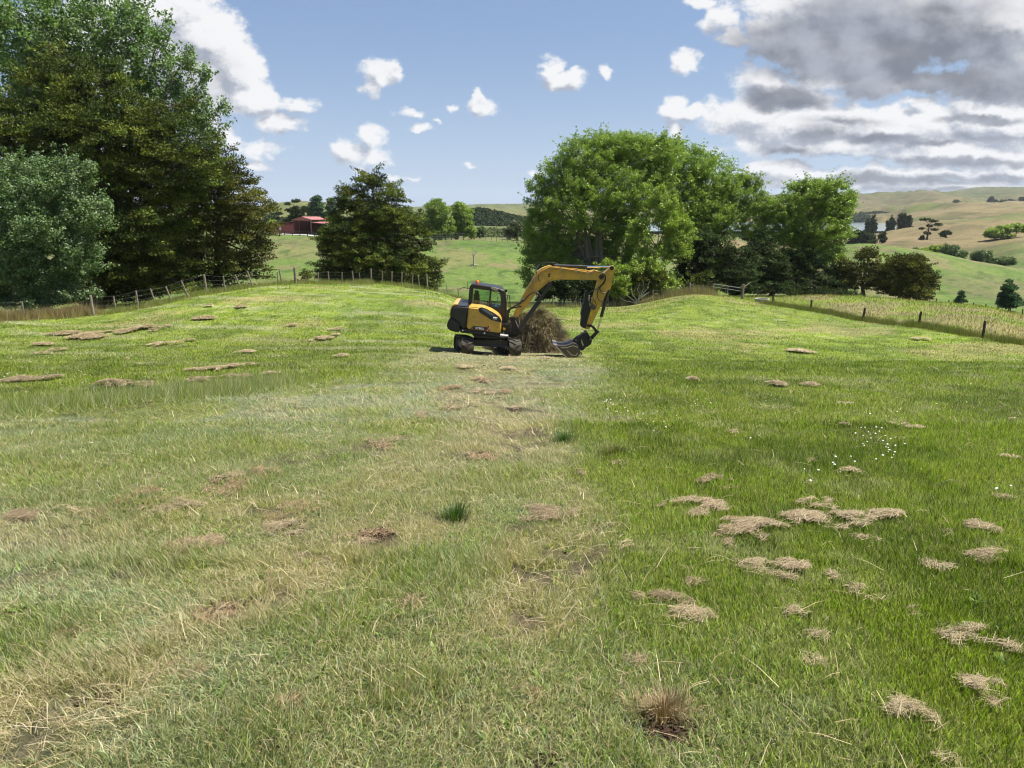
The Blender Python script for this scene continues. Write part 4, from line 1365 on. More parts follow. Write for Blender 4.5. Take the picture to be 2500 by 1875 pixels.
# right hand group
tree('broadleaf_tree', 'huge spreading bright green tree with several pale stems behind the excavator boom', 'broad', 76,
     [(1330, 480, 55, 70, 0), (1380, 440, 70, 70, 0), (1450, 390, 90, 66, 0), (1540, 370, 100, 52, 1), (1600, 390, 70, 60, 1), (1420, 500, 90, 70, -1.5), (1330, 560, 55, 60, 0), (1310, 610, 45, 50, 0), (1285, 655, 26, 45, -1), (1510, 460, 100, 60, -1), (1395, 590, 60, 50, 1.5), (1560, 345, 60, 22, 0), (1480, 345, 45, 22, 0), (1430, 350, 22, 22, 0), (1296, 520, 18, 26, 0), (1350, 690, 55, 40, 2), (1290, 560, 16, 40, 0), (1350, 640, 60, 50, 1), (1440, 620, 70, 50, 3), (1510, 580, 80, 60, 3), (1540, 520, 70, 60, 1), (1540, 650, 60, 50, 3), (1300, 690, 34, 30, 0), (1600, 440, 60, 50, 1), (1395, 660, 46, 40, -2), (1455, 672, 36, 34, -2.5), (1350, 600, 50, 50, -1)],
     (1470, 76), leafpx=3.0, clumppx=11, per=50, dens=.88, trunk_r=.5, stems=5, bark=m_bark_p, split=.42, shell=.66)
tree('broadleaf_tree', 'rounded green tree joined to the right shoulder of the huge spreading tree', 'broad', 83,
     [(1680, 400, 72, 58, 0), (1740, 440, 70, 60, 0), (1790, 470, 62, 60, 0), (1660, 480, 90, 70, 0), (1760, 530, 75, 60, 0), (1690, 570, 80, 50, 0), (1830, 500, 36, 40, 0), (1630, 360, 50, 30, 0), (1830, 560, 36, 40, 0), (1838, 450, 34, 38, 0), (1700, 520, 90, 60, -1)],
     (1700, 83), leafpx=3.0, clumppx=11, per=50, dens=.88, trunk_r=.4, stems=4, bark=m_bark_p, split=.4)
tree('young_tree', 'yellow green young tree standing in front of the huge spreading tree', 'yellow', 71,
     [(1610, 480, 34, 40, 0), (1630, 530, 50, 50, 0), (1650, 590, 44, 50, 0), (1560, 560, 40, 36, 0), (1600, 620, 50, 40, 0), (1672, 560, 28, 40, 0), (1540, 585, 22, 22, 0), (1680, 610, 20, 30, 0)],
     (1575, 71), leafpx=3.6, clumppx=11, per=50, dens=.85, trunk_r=.16, bark=m_bark_p, split=.5)
tree('leafy_bush', 'light green leafy bush low behind the bucket arm of the excavator', 'yellow', 69.8,
     [(1520, 680, 50, 40, 0), (1580, 660, 45, 40, 0), (1620, 700, 45, 36, 0), (1655, 725, 24, 20, 0), (1530, 715, 50, 24, 0), (1480, 655, 30, 30, 0)],
     (1560, 70.5), leafpx=3.4, clumppx=10, per=55, dens=1.2, trunk_r=.08, cat='bush', split=.5)
tree('olive_bush', 'olive brown bush behind the bleached dead branches at the fence', 'brown', 69.3,
     [(1575, 690, 36, 34, -.1), (1610, 675, 26, 26, -.2), (1545, 722, 24, 20, -.1), (1600, 722, 30, 18, 0), (1585, 650, 18, 16, 0)],
     (1590, 70), leafpx=2.6, clumppx=9, per=65, dens=1.4, trunk_r=.07, cat='bush', split=.5)
tree('dark_undergrowth_bush', 'bush coloured dark for the shade under the huge tree, right of the brush pile', 'dark', 72,  # shade below the crown is put into the dark leaf colours
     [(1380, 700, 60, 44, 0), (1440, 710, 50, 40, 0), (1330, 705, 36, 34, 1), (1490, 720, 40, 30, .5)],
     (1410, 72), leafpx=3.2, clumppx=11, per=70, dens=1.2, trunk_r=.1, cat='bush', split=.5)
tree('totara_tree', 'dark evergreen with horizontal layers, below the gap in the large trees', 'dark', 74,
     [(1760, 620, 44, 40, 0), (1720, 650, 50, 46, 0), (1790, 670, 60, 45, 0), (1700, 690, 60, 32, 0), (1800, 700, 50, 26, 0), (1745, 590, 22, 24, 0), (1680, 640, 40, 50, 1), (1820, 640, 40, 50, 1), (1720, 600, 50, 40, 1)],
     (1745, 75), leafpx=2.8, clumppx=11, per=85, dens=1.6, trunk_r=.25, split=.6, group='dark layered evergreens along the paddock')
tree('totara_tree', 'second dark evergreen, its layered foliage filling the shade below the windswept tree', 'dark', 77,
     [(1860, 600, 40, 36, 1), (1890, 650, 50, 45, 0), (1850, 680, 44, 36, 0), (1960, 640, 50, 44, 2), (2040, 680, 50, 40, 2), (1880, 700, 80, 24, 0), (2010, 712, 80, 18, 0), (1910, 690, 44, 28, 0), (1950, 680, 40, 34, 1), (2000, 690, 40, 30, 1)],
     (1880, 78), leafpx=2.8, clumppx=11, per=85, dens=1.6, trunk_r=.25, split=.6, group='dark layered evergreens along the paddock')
tree('totara_sapling', 'small olive evergreen lit in front of the dark layered trees', 'totara', 70.5,
     [(1705, 690, 32, 24, 0), (1725, 672, 18, 16, 0), (1685, 708, 30, 14, 0), (1750, 700, 20, 14, 0)],
     (1705, 71), leafpx=2.6, clumppx=8, per=60, dens=1.4, trunk_r=.07, split=.6)
tree('broadleaf_tree', 'windswept green tree with one dark leaning trunk at the right of the large group', 'broad', 80,
     [(1990, 480, 70, 45, 0), (2030, 500, 56, 50, 0), (1920, 510, 66, 45, 0), (1900, 560, 55, 50, 0), (1990, 560, 76, 50, 0), (2050, 560, 38, 44, 0), (1960, 620, 60, 46, 0), (2030, 620, 44, 40, 0), (2065, 510, 26, 44, 0), (2080, 480, 18, 30, 0), (2010, 455, 60, 24, 0), (1860, 480, 26, 22, 1), (1870, 520, 36, 36, 1), (1860, 580, 30, 34, 1), (1955, 455, 34, 20, 0)],
     (1935, 79), leafpx=3.0, clumppx=10, per=50, dens=.9, trunk_r=.34, split=.42, stems=1)
tree('totara_tree', 'brownish open evergreen with visible limbs, left neighbour of the round dark evergreen', 'brown', 78,
     [(2120, 620, 36, 24, 0), (2090, 660, 36, 30, 0), (2135, 660, 34, 30, 0), (2080, 690, 44, 24, 0), (2140, 695, 40, 24, 0), (2060, 650, 20, 24, 0)],
     (2110, 78), leafpx=2.6, clumppx=10, per=70, dens=1.3, trunk_r=.22, split=.45, group='dark layered evergreens along the paddock')
tree('totara_tree', 'dome shaped dark brown evergreen at the right end of the tree belt', 'brown', 76,
     [(2215, 650, 52, 40, 0), (2190, 680, 50, 40, 0), (2250, 680, 44, 40, 0), (2215, 705, 66, 28, 0), (2270, 700, 28, 26, 0), (2170, 650, 28, 26, 0), (2255, 728, 30, 12, -1)],
     (2215, 76), leafpx=2.6, clumppx=10, per=85, dens=1.6, sprig=.1, trunk_r=.25, split=.6, group='dark layered evergreens along the paddock')
tree('young_pine', 'young conical conifer at the right edge beyond the long grass', 'pine', 88,
     [(2463, 740, 32, 16, 0), (2463, 722, 25, 16, 0), (2464, 705, 17, 14, 0), (2466, 690, 9, 12, 0)], (2463, 88), leafpx=3.0, clumppx=7, per=55, dens=2.2, trunk_r=.07, depth=1, cat='conifer')
tree('young_pine', 'smallest round conifer between the dome shaped evergreen and the conical conifer', 'pine', 90,
     [(2345, 734, 15, 8, 0), (2345, 724, 11, 8, 0), (2348, 716, 5, 6, 0)], (2345, 90), leafpx=2.6, clumppx=5, per=45, dens=2.2, trunk_r=.04, depth=1, cat='conifer')

# beyond the paddock, left and middle
FAR = 'trees and bushes beyond the paddocks'
far = [
    ('broadleaf_tree', 'left one of the twin round green trees on the far side of the paddock', 'broad', 176, [(1068, 510, 34, 26, 0), (1050, 535, 30, 30, 0), (1090, 545, 26, 28, 0), (1068, 560, 36, 20, 0), (1066, 492, 20, 14, 0)], (1062, 176), 2.6, 8, 60),
    ('broadleaf_tree', 'right one of the twin round green trees, partly behind its neighbour', 'broad', 180, [(1125, 515, 30, 28, 0), (1135, 545, 30, 30, 0), (1110, 550, 24, 26, 0), (1120, 495, 18, 14, 0), (1150, 560, 16, 16, 0)], (1113, 180), 2.6, 8, 60),
    ('willow_tree', 'grey green willow beside the dark evergreen left of the twin round trees', 'silver', 200, [(995, 520, 26, 20, 0), (1010, 535, 22, 20, 0), (980, 540, 20, 24, 0), (1000, 555, 30, 20, 0)], (995, 200), 2.4, 7, 50),
    ('gum_tree', 'tall sparse umbrella topped tree on the left behind the red barn', 'dark', 230, [(667, 453, 10, 4, 0), (680, 451, 7, 3, 0), (663, 468, 9, 3, 0), (690, 478, 10, 3, 0), (683, 492, 12, 6, 0), (676, 462, 5, 2, 0)], (682, 230), 2.0, 3.4, 24),
    ('gum_tree', 'tall sparse tree with flat leaf clouds on the right behind the red barn', 'dark', 232, [(717, 450, 11, 4, 0), (699, 457, 8, 3, 0), (740, 466, 9, 3, 0), (716, 476, 14, 14, 0), (712, 500, 18, 14, 0), (730, 486, 10, 6, 0), (705, 515, 16, 12, 0), (700, 472, 6, 4, 0)], (707, 232), 2.0, 3.6, 26),
    ('pine_tree', 'bluish dark conifer behind the willow, right of the barn roof', 'pine', 290, [(772, 490, 14, 12, 0), (772, 506, 20, 16, 0), (772, 520, 20, 14, 0)], (772, 290), 2.2, 6, 40),
    ('pine_tree', 'bluish dark conifer touching the left side of the free standing evergreen', 'pine', 280, [(812, 492, 12, 12, 0), (812, 510, 18, 18, 0), (805, 528, 22, 14, 0), (832, 505, 12, 18, 0)], (812, 280), 2.2, 6, 40),
    ('willow_tree', 'dark rounded willow directly behind the barn roof', 'dark', 235, [(750, 525, 36, 14, 0), (735, 535, 26, 14, 0), (775, 535, 22, 14, 0)], (752, 235), 2.2, 6, 40),
    ('light_bush', 'pale yellow green bush to the right of the barn', 'grey', 215, [(805, 538, 20, 12, 0), (795, 546, 16, 9, 0), (820, 546, 12, 8, 0)], (806, 215), 2.2, 5, 36),
    ('light_bush', 'bright yellow green bush at the left side of the barn', 'yellow', 200, [(662, 532, 12, 12, 0), (655, 545, 12, 10, 0), (668, 549, 8, 8, 0)], (662, 200), 2.2, 5, 36),
    ('hill_tree', 'dark bush on the brown hill, left of the tall sparse trees', 'dark', 310, [(662, 478, 12, 9, 0), (650, 485, 14, 8, 0)], (660, 310), 2.2, 5, 36),
    ('hill_tree', 'dark bush on the brown hill between the tall sparse trees and the conifers', 'dark', 300, [(742, 505, 12, 8, 0), (730, 512, 12, 7, 0), (752, 508, 10, 7, 0)], (742, 300), 2.2, 5, 36),
    ('hill_tree', 'dark bush on the skyline just right of the top of the free standing evergreen', 'dark', 330, [(1000, 492, 16, 8, 0), (985, 500, 16, 10, 0), (1018, 500, 10, 7, 0)], (1000, 330), 2.2, 5, 36),
    ('willow_tree', 'grey green willow scrub left of the huge tree on the far side', 'grey', 190, [(1262, 560, 26, 20, 0), (1245, 570, 20, 18, 0), (1285, 570, 18, 18, 0), (1260, 548, 18, 8, 0)], (1262, 190), 2.3, 6, 46),
    ('willow_tree', 'low light green scrub between the twin round trees and the grey willow', 'willow', 195, [(1175, 568, 14, 14, 0), (1165, 575, 14, 10, 0)], (1172, 195), 2.3, 5, 40),
    # lake side and the right hand hills
    ('dark_tree', 'dark clump of trees at the foot of the lake, right of the windswept tree', 'dark', 330, [(2100, 562, 26, 14, 0), (2120, 575, 22, 16, 0), (2085, 575, 18, 14, 0)], (2105, 330), 2.2, 5, 40),
    ('dark_tree', 'narrow dark tree right of the dark clump near the lake', 'dark', 330, [(2155, 572, 9, 8, 0), (2156, 582, 10, 9, 0)], (2156, 330), 2.0, 4, 36),
    ('light_bush', 'rounded pale yellow green bush in the hollow above the green hump', 'grey', 250, [(2100, 586, 18, 10, 0), (2118, 592, 16, 8, 0), (2088, 590, 10, 8, 0)], (2104, 250), 2.2, 5, 40),
    ('round_tree', 'small round very dark tree alone on the slope above the green hump', 'dark', 262, [(2193, 582, 15, 9, 0), (2193, 588, 16, 7, 0)], (2193, 262), 2.0, 4.5, 44),
    ('green_bush', 'mid green bush between the round dark tree and the yellow green bush', 'silver', 250, [(2232, 574, 14, 10, 0), (2228, 583, 14, 8, 0), (2240, 568, 8, 6, 0)], (2231, 250), 2.2, 5, 40),
    ('green_bush', 'yellow green bush, left half of the large pair of bushes above the hump', 'yellow', 215, [(2265, 588, 24, 16, 0), (2285, 575, 18, 12, 0), (2250, 598, 12, 10, 0), (2295, 598, 20, 12, 0)], (2272, 215), 2.3, 6, 50),
    ('windswept_tree', 'grey green tree leaning right, right half of the large pair of bushes', 'willow', 213, [(2325, 572, 26, 14, 0), (2335, 590, 26, 16, 0), (2350, 585, 16, 10, 0), (2318, 605, 20, 10, 0), (2362, 580, 10, 6, 0)], (2325, 213), 2.3, 6, 50),
    ('green_bush', 'fuzzy grey green bush right of the leaning tree on the hump flank', 'willow', 205, [(2400, 598, 28, 14, 0), (2405, 612, 30, 16, 0), (2385, 620, 20, 14, 0), (2420, 628, 22, 10, 0)], (2400, 205), 2.3, 6, 50),
    ('green_bush', 'low dull green bush below the fuzzy bush at the right edge', 'willow', 200, [(2455, 633, 24, 9, 0), (2440, 640, 20, 8, 0), (2470, 640, 14, 7, 0)], (2452, 200), 2.3, 5, 44),
    ('green_bush', 'long dark and yellow hedge like bush on the hillside at the right edge', 'yellow', 300, [(2430, 560, 22, 12, 0), (2455, 553, 24, 12, 0), (2480, 548, 24, 12, 0), (2445, 568, 30, 8, 0), (2500, 550, 16, 12, 0), (2412, 565, 10, 8, 0)], (2455, 300), 2.3, 5, 50),
    ('umbrella_tree', 'flat topped open tree leaning on the slope right of the lake', 'dark', 330, [(2262, 519, 10, 2.5, 0), (2280, 523, 9, 2.5, 1), (2292, 531, 9, 2, -1), (2272, 534, 8, 2.5, 2), (2254, 541, 7, 2.5, 0), (2285, 543, 7, 2.5, 1), (2266, 552, 9, 3.5, 0), (2254, 563, 7, 5, 0)], (2262, 330), 2.0, 3, 24),
    ('hill_tree', 'dull bush right of the flat topped open tree', 'dark', 330, [(2312, 547, 12, 6, 0), (2304, 553, 8, 5, 0)], (2310, 330), 2.0, 4, 34),
    ('hill_tree', 'dark trees spilling round the hillside gully below the summit', 'dark', 1350, [(2340, 480, 10, 8, 0), (2352, 487, 14, 8, 0), (2370, 488, 14, 7, 0), (2345, 492, 10, 5, 0), (2380, 492, 8, 5, 0), (2336, 474, 6, 4, 0)], (2355, 1350), 2.2, 4, 40),
    ('hill_tree', 'single dark tree right of the hillside gully trees', 'dark', 1350, [(2394, 493, 4, 5, 0)], (2394, 1350), 2.0, 2.6, 40),
    ('hill_tree', 'rounded dark tree higher on the hill left of the double clump', 'dark', 1450, [(2420, 487, 6, 6, 0)], (2420, 1450), 2.0, 2.8, 40),
    ('hill_tree', 'double dark clump of trees high on the right hill', 'dark', 1450, [(2450, 492, 8, 6, 0), (2468, 492, 11, 6, 0), (2432, 491, 5, 4, 0)], (2458, 1450), 2.0, 2.8, 40),
    ('hill_tree', 'lone small dark tree in the brown slope below the others', 'dark', 1150, [(2411, 504, 5, 4, 0)], (2411, 1150), 2.0, 2.6, 40),
    ('hill_tree', 'dark clump at the extreme right edge of the far hill', 'dark', 1400, [(2495, 490, 8, 6, 0), (2498, 500, 10, 7, 0)], (2497, 1400), 2.0, 3, 40),
]
for (nm, lab, kd, D, lobes, base, lp, cp, pr) in far:
    tree(nm, lab, kd, D, lobes, base, leafpx=lp, clumppx=cp, per=pr, dens=1.5, group=FAR, cat='bush' if 'bush' in nm else 'tree', trunk_r=.0035 * D / 3 if D < 400 else .8, split=.55 if 'gum' not in nm and 'umbrella' not in nm else .7, limbs=D < 400)
# slim poplars on the lake shore
shore = [(2132, 525, 545, 585, 'tallest slim poplar left of the lake gap'), (2118, 533, 548, 585, 'short slim poplar at the left of the lake'), (2178, 528, 545, 562, 'slim poplar standing alone before the lake'),
         (2198, 522, 545, 565, 'left poplar of the dark trio at the lake end'), (2208, 520, 545, 565, 'middle poplar of the dark trio at the lake end'), (2219, 524, 545, 566, 'right poplar of the dark trio at the lake end'), (2168, 538, 550, 564, 'small leaning poplar left of the lone poplar')]
for (px, y0, y1, y2, lab) in shore:
    D = 520
    gz_ = ground(px, D)
    _, pyb = project(gz_.x, gz_.y, gz_.z)
    pyb = float(pyb)
    hh = pyb - y0
    tree('shore_poplar', lab, 'dark', D, [(px, y0 + hh * .2, 4, hh * .2, 0), (px + 1, y0 + hh * .45, 6, hh * .25, 0), (px, y0 + hh * .75, 6, hh * .25, 0)], (px, D), leafpx=2.2, clumppx=3, per=30, dens=1.8,
         group='slim poplars on the lake shore', limbs=False, trunk_r=.3)


# far woods that read as one mass
def wood(name, label, D, band, n, rpx, cols, kind='dark'):
    """band: list of (px, top py, bottom py)"""
    P = []
    R = []
    for _ in range(n):
        t = random.random() * (len(band) - 1)
        i = int(t)
        f = t - i
        a, b2 = band[i], band[i + 1]
        px = a[0] * (1 - f) + b2[0] * f
        y0 = a[1] * (1 - f) + b2[1] * f
        y1 = a[2] * (1 - f) + b2[2] * f
        g = random.random()
        rr = rpx * random.uniform(.7, 1.3)
        py = y0 + rr * .7 + (y1 - y0 - rr) * g
        P.append(at(px, py, D * (1 + .10 * (1 - g) + random.uniform(-.01, .01))))
        R.append(rr * D / FPX)
    P = np.array(P)
    R = np.array(R)
    ci = np.repeat(np.arange(len(P)), 55)
    m = len(ci)
    d = RNG.normal(0, 1, (m, 3))
    d /= np.linalg.norm(d, axis=1)[:, None]
    off = d * (RNG.random(m) ** .4)[:, None] * R[ci][:, None] * np.array([1, 1, .75])
    col = np.array(cols)[RNG.integers(0, len(cols), len(P))][ci] * (.7 + .6 * RNG.random(m))[:, None]
    v, f, c = leaf_quads(P[ci] + off, R[ci] * .55, .5, col, nrm=d)
    o = mesh_np(name, v, f, 4, m_needle, col=c)
    tag(o, label, kind='stuff')


DK_ = [(0.022, 0.036, 0.015), (0.03, 0.045, 0.018), (0.04, 0.06, 0.022)]
wood('dark_woods', 'dark bush covered hill right of the twin round trees', 420, [(1140, 512, 555), (1160, 503, 556), (1185, 506, 556), (1215, 512, 556), (1245, 520, 556), (1300, 528, 556)], 900, 8, DK_)
wood('lakeside_woods', 'dark wood on the far shore of the lake', 1170, [(2040, 520, 543), (2100, 516, 543), (2140, 514, 543), (2180, 517, 543), (2205, 524, 543), (2216, 532, 545)], 500, 7, DK_)
wood('reed_scrub', 'low grey green scrub in front of the dark wooded hill', 235, [(1160, 556, 580), (1200, 552, 584), (1240, 556, 585), (1300, 560, 585)], 220, 9, [(0.10, 0.125, 0.05), (0.08, 0.11, 0.04), (0.12, 0.14, 0.06)])
wood('summit_woods', 'blue dark forest along the farthest summit', 2500, [(2345, 474, 480), (2370, 467, 478), (2400, 461, 474), (2450, 460, 472), (2480, 468, 476), (2520, 466, 474)], 260, 5, DK_)
wood('skyline_woods', 'tiny trees along the distant skyline left of the huge tree', 2300, [(1205, 503, 508), (1240, 501, 507), (1260, 503, 510), (1300, 500, 506)], 60, 4, DK_)
wood('shelter_scrub', 'bush cover at the foot of the hill behind the barn', 255, [(640, 520, 560), (700, 528, 562), (760, 532, 562), (840, 530, 562), (900, 530, 566), (1000, 540, 572), (1040, 545, 575)], 500, 9, DK_ + [(0.05, 0.08, 0.025)])
# ------------------------------------------------------------------ excavator
m_yel = paint("machine_yellow", (0.62, 0.36, 0.05), .42, spec=.5, dirt=.6, dirtcol=(0.30, 0.19, 0.07), scale=3.5, coat=.25)
m_blk = paint("machine_black", (0.018, 0.018, 0.02), .42, spec=.5, dirt=.35, dirtcol=(0.07, 0.06, 0.045), scale=2.5)
m_blk2 = paint("frame_black", (0.014, 0.014, 0.015), .6, spec=.4, dirt=.5, dirtcol=(0.06, 0.05, 0.035), scale=3)
m_rub = paint("track_rubber", (0.028, 0.026, 0.024), .85, spec=.25, dirt=.8, dirtcol=(0.10, 0.085, 0.06), scale=5, bump=.3)
m_chr = paint("chrome_rod", (0.75, 0.75, 0.76), .18, metal=1.0)
m_stl = paint("worn_steel", (0.10, 0.085, 0.075), .5, metal=.6, dirt=.6, dirtcol=(0.09, 0.065, 0.045), scale=5)
m_wsl = paint("bright_steel", (0.42, 0.40, 0.38), .4, metal=.8, dirt=.4, scale=5)
m_wht = paint("white_letter", (0.78, 0.78, 0.78), .5)
m_red = paint("red_stripe", (0.42, 0.02, 0.03), .4)
m_ora = paint("beacon_orange", (0.85, 0.17, 0.01), .3, spec=.6)
m_grv = paint("grille_grey", (0.17, 0.19, 0.22), .35, spec=.6, scale=8)
m_ylw = paint("sticker_yellow", (0.75, 0.48, 0.02), .5)
m_seat = paint("seat_cloth", (0.03, 0.035, 0.033), .9)
m_glass, nt, out = new_mat("tinted_glass")
gl = nt.n('ShaderNodeBsdfPrincipled')
gl.inputs['Base Color'].default_value = (0.62, 0.80, 0.68, 1)
gl.inputs['Roughness'].default_value = 0.03
gl.inputs['Transmission Weight'].default_value = 1.0
gl.inputs['IOR'].default_value = 1.02
gs = nt.n('ShaderNodeBsdfGlossy')
gs.inputs['Roughness'].default_value = .03
mxg = nt.n('ShaderNodeMixShader')
mxg.inputs[0].default_value = .05
nt.put(mxg.inputs[1], gl.outputs[0])
nt.put(mxg.inputs[2], gs.outputs[0])
nt.put(out.inputs[0], mxg.outputs[0])

DE = 26.5


def A(x, y, yd=0.0):
    return at(1080 + x / 7.9, 680 + y / 7.9, DE + yd)


def Bq(x, y, yd=0.0):
    return at(1330 + x / 6.142, 620 + y / 6.142, DE + yd)


def Z(x, y, yd=0.0):
    return at(1060 + x / 4.608, 600 + y / 4.608, DE + yd)


EXO = ground(1195, DE)
exc = empty("excavator", EXO, 'yellow and black tracked excavator with its arm curled down on the mown strip', 'excavator')


def slab(fn, pts, y0, y1, mb):
    f = [fn(p[0], p[1], y0) for p in pts]
    mb.prism(f, [p + Vector((0, y1 - y0, 0)) for p in f])


def part(name, mat, fn, pts, y0, y1, bevel=.0, parent=None, smooth=True, seg=2):
    mb = MB()
    slab(fn, pts, y0, y1, mb)
    par = parent or exc
    return mb.build(name, mat, par, origin=EXO, bevel=bevel, smooth=smooth, seg=seg)


def piece(name, mb, mat, parent=None, bevel=0, smooth=True):
    return mb.build(name, mat, parent or exc, origin=EXO, bevel=bevel, smooth=smooth)


cw = part('counterweight', m_blk, A, [(168, 610), (200, 548), (245, 518), (505, 540), (500, 640), (485, 760), (467, 968), (350, 958), (330, 885), (288, 842), (152, 748), (160, 690)], -1.02, 1.0, .06, seg=3)
part('bumper', m_blk2, A, [(148, 752), (288, 848), (326, 888), (342, 962), (342, 1048), (220, 1028), (112, 992), (82, 950), (88, 880), (118, 810)], -1.05, 1.04, .05, seg=3)
part('rear_cover', m_yel, A, [(132, 715), (158, 575), (190, 510), (240, 492), (300, 500), (255, 522), (205, 556), (176, 612), (164, 690), (152, 746)], -.93, .93, .02)
part('side_trim', m_blk, A, [(176, 700), (288, 800), (360, 842), (400, 848), (400, 600), (260, 560), (200, 600)], -1.035, -1.0, .012, parent=cw)
sp = part('side_panel', m_yel, A, [(507, 545), (640, 558), (790, 575), (905, 620), (1030, 695), (1105, 755), (1142, 845), (1142, 880), (1136, 960), (1120, 1052), (1060, 1048), (465, 970), (486, 760)], -1.03, .0, .045, seg=3)
part('vent_cover', m_blk, A, [(702, 572), (760, 562), (850, 592), (1000, 675), (1095, 740), (1128, 790), (1148, 842), (1120, 848), (940, 800), (850, 740), (720, 660), (696, 612)], -1.055, -.9, .02, parent=sp)
part('vent_grille', m_grv, A, [(764, 578), (850, 606), (980, 692), (1005, 716), (925, 706), (768, 606)], -1.066, -1.0, .006, parent=sp)
part('name_band', m_blk, A, [(622, 918), (900, 945), (915, 1018), (575, 975)], -1.045, -1.0, 0, parent=sp)
part('name_band', m_blk, A, [(600, 912), (618, 914), (562, 972), (540, 968)], -1.045, -1.0, 0, parent=sp)
part('red_stripe', m_red, A, [(882, 912), (908, 916), (858, 1012), (830, 1008)], -1.05, -1.0, 0, parent=sp)
part('white_stripe', m_wht, A, [(912, 930), (920, 932), (874, 1014), (864, 1012)], -1.05, -1.0, 0, parent=sp)
part('panel_lock', m_blk, A, [(1052, 934), (1070, 936), (1070, 948), (1052, 946)], -1.05, -1.0, 0, parent=sp)
part('lower_skirt', m_blk2, A, [(345, 964), (465, 974), (1060, 1053), (1128, 1060), (1104, 1126), (345, 1046)], -1.0, 1.0, .02)
part('deck', m_blk2, A, [(560, 1070), (1104, 1128), (1090, 1165), (640, 1150)], -.85, .85, .02)
mb = MB()
mb.tube([A(395, 1000, -1.02), A(395, 1000, -.98)], .025, 8)
piece('tie_down_ring', mb, m_wht, bevel=0)
part('sticker', m_wht, A, [(798, 1036), (826, 1040), (826, 1068), (798, 1064)], -1.012, -.99, 0)
# small exhaust cap on the hood
mb = MB()
mb.tube([A(655, 545, -.3), A(655, 505, -.3)], [.045, .03], 8)
piece('exhaust_cap', mb, m_wsl)


def text_quad(body, q00, q10, q01, name, parent, mat):
    """solid lettering fitted to the parallelogram q00(bottom left) q10(bottom right) q01(top left)"""
    cu = bpy.data.curves.new(name, 'FONT')
    cu.body = body
    cu.extrude = 0.0
    cu.offset = 0.035
    tmp = bpy.data.objects.new(name + "_tmp", cu)
    COL.objects.link(tmp)
    bpy.context.view_layer.update()
    me = bpy.data.meshes.new_from_object(tmp.evaluated_get(bpy.context.evaluated_depsgraph_get()))
    bpy.data.objects.remove(tmp)
    bpy.data.curves.remove(cu)
    xs = [v.co.x for v in me.vertices]
    ys = [v.co.y for v in me.vertices]
    x0, x1, y0, y1 = min(xs), max(xs), min(ys), max(ys)
    ex, ey = q10 - q00, q01 - q00
    for v in me.vertices:
        v.co = q00 + ex * ((v.co.x - x0) / (x1 - x0)) + ey * ((v.co.y - y0) / (y1 - y0)) - EXO
    me.materials.clear()
    me.materials.append(mat)
    o = bpy.data.objects.new(name, me)
    COL.objects.link(o)
    o.parent = parent
    bm = bmesh.new()
    bm.from_mesh(me)
    r = bmesh.ops.extrude_face_region(bm, geom=bm.faces[:])
    bmesh.ops.translate(bm, verts=[g for g in r['geom'] if isinstance(g, bmesh.types.BMVert)], vec=(0, -.006, 0))
    bm.to_mesh(me)
    bm.free()
    return o


text_quad("SY80U", A(636, 974, -1.052), A(802, 990, -1.052), A(640, 932, -1.052), 'model_lettering', sp, m_wht)
text_quad("X97", A(968, 788, -1.062), A(1058, 798, -1.062), A(974, 738, -1.062), 'model_lettering', sp, m_wht)

# cab
cab = part('cab', m_blk, A, [(498, 480), (1160, 572), (1192, 800), (1196, 872), (1120, 860), (500, 640)], .02, 1.02, .02)
mbf = MB()
for (y0, y1) in ((.02, .09), (.95, 1.02)):
    slab(A, [(520, 180), (600, 190), (572, 490), (498, 480)], y0, y1, mbf)                    # rear pillar
    slab(A, [(915, 232), (950, 236), (925, 535), (888, 530)], y0, y1, mbf)                    # door post
    slab(A, [(1040, 190), (1180, 232), (1215, 300), (1225, 600), (1250, 862), (1192, 862), (1135, 560), (1118, 330), (1095, 262)], y0, y1, mbf)
    slab(A, [(520, 180), (545, 128), (590, 112), (960, 168), (1050, 182), (1100, 262), (950, 240), (600, 194)], y0, y1, mbf)
mbf.tube([A(540, 160, .05), A(540, 160, .99)], .04, 6)
piece('cab_frame', mbf, m_blk, cab, bevel=.012)
part('cab_roof', m_blk, A, [(533, 150), (550, 122), (592, 108), (962, 160), (1100, 188), (1180, 228), (1170, 246), (1090, 210), (960, 182), (596, 130)], -.01, 1.05, .02, parent=cab, seg=3)
mb = MB()
for s in (.1, .94):
    mb.tube([A(1205, 262, s), A(1222, 420, s), A(1228, 640, s), A(1252, 862, s)], .035, 6)
mb.tube([A(1222, 420, .1), A(1222, 420, .94)], .02, 6)
mb.tube([A(1205, 262, .1), A(1205, 262, .94)], .03, 6)
piece('windscreen_frame', mb, m_blk2, cab)
g = lambda pts, y: part('window_pane', m_glass, A, pts, y, y + .008, 0, parent=cab, smooth=False)
g([(600, 196), (916, 236), (890, 528), (574, 486)], .05)
g([(600, 196), (916, 236), (890, 528), (574, 486)], .985)
g([(950, 242), (1096, 264), (1134, 556), (926, 532)], .985)
mb = MB()
f0 = [A(1205, 262, .12), A(1222, 420, .12), A(1228, 640, .12), A(1250, 855, .12)]
for i in range(3):
    a_, b_ = f0[i], f0[i + 1]
    mb.prism([a_, b_, b_ + Vector((0, .8, 0)), a_ + Vector((0, .8, 0))], [p + Vector((.006, 0, 0)) for p in (a_, b_, b_ + Vector((0, .8, 0)), a_ + Vector((0, .8, 0)))])
piece('windscreen', mb, m_glass, cab, smooth=False)
mb = MB()
slab(A, [(600, 520), (600, 330), (625, 262), (680, 250), (705, 330), (715, 520)], .3, .75, mb)
slab(A, [(600, 480), (860, 530), (860, 590), (600, 560)], .3, .75, mb)
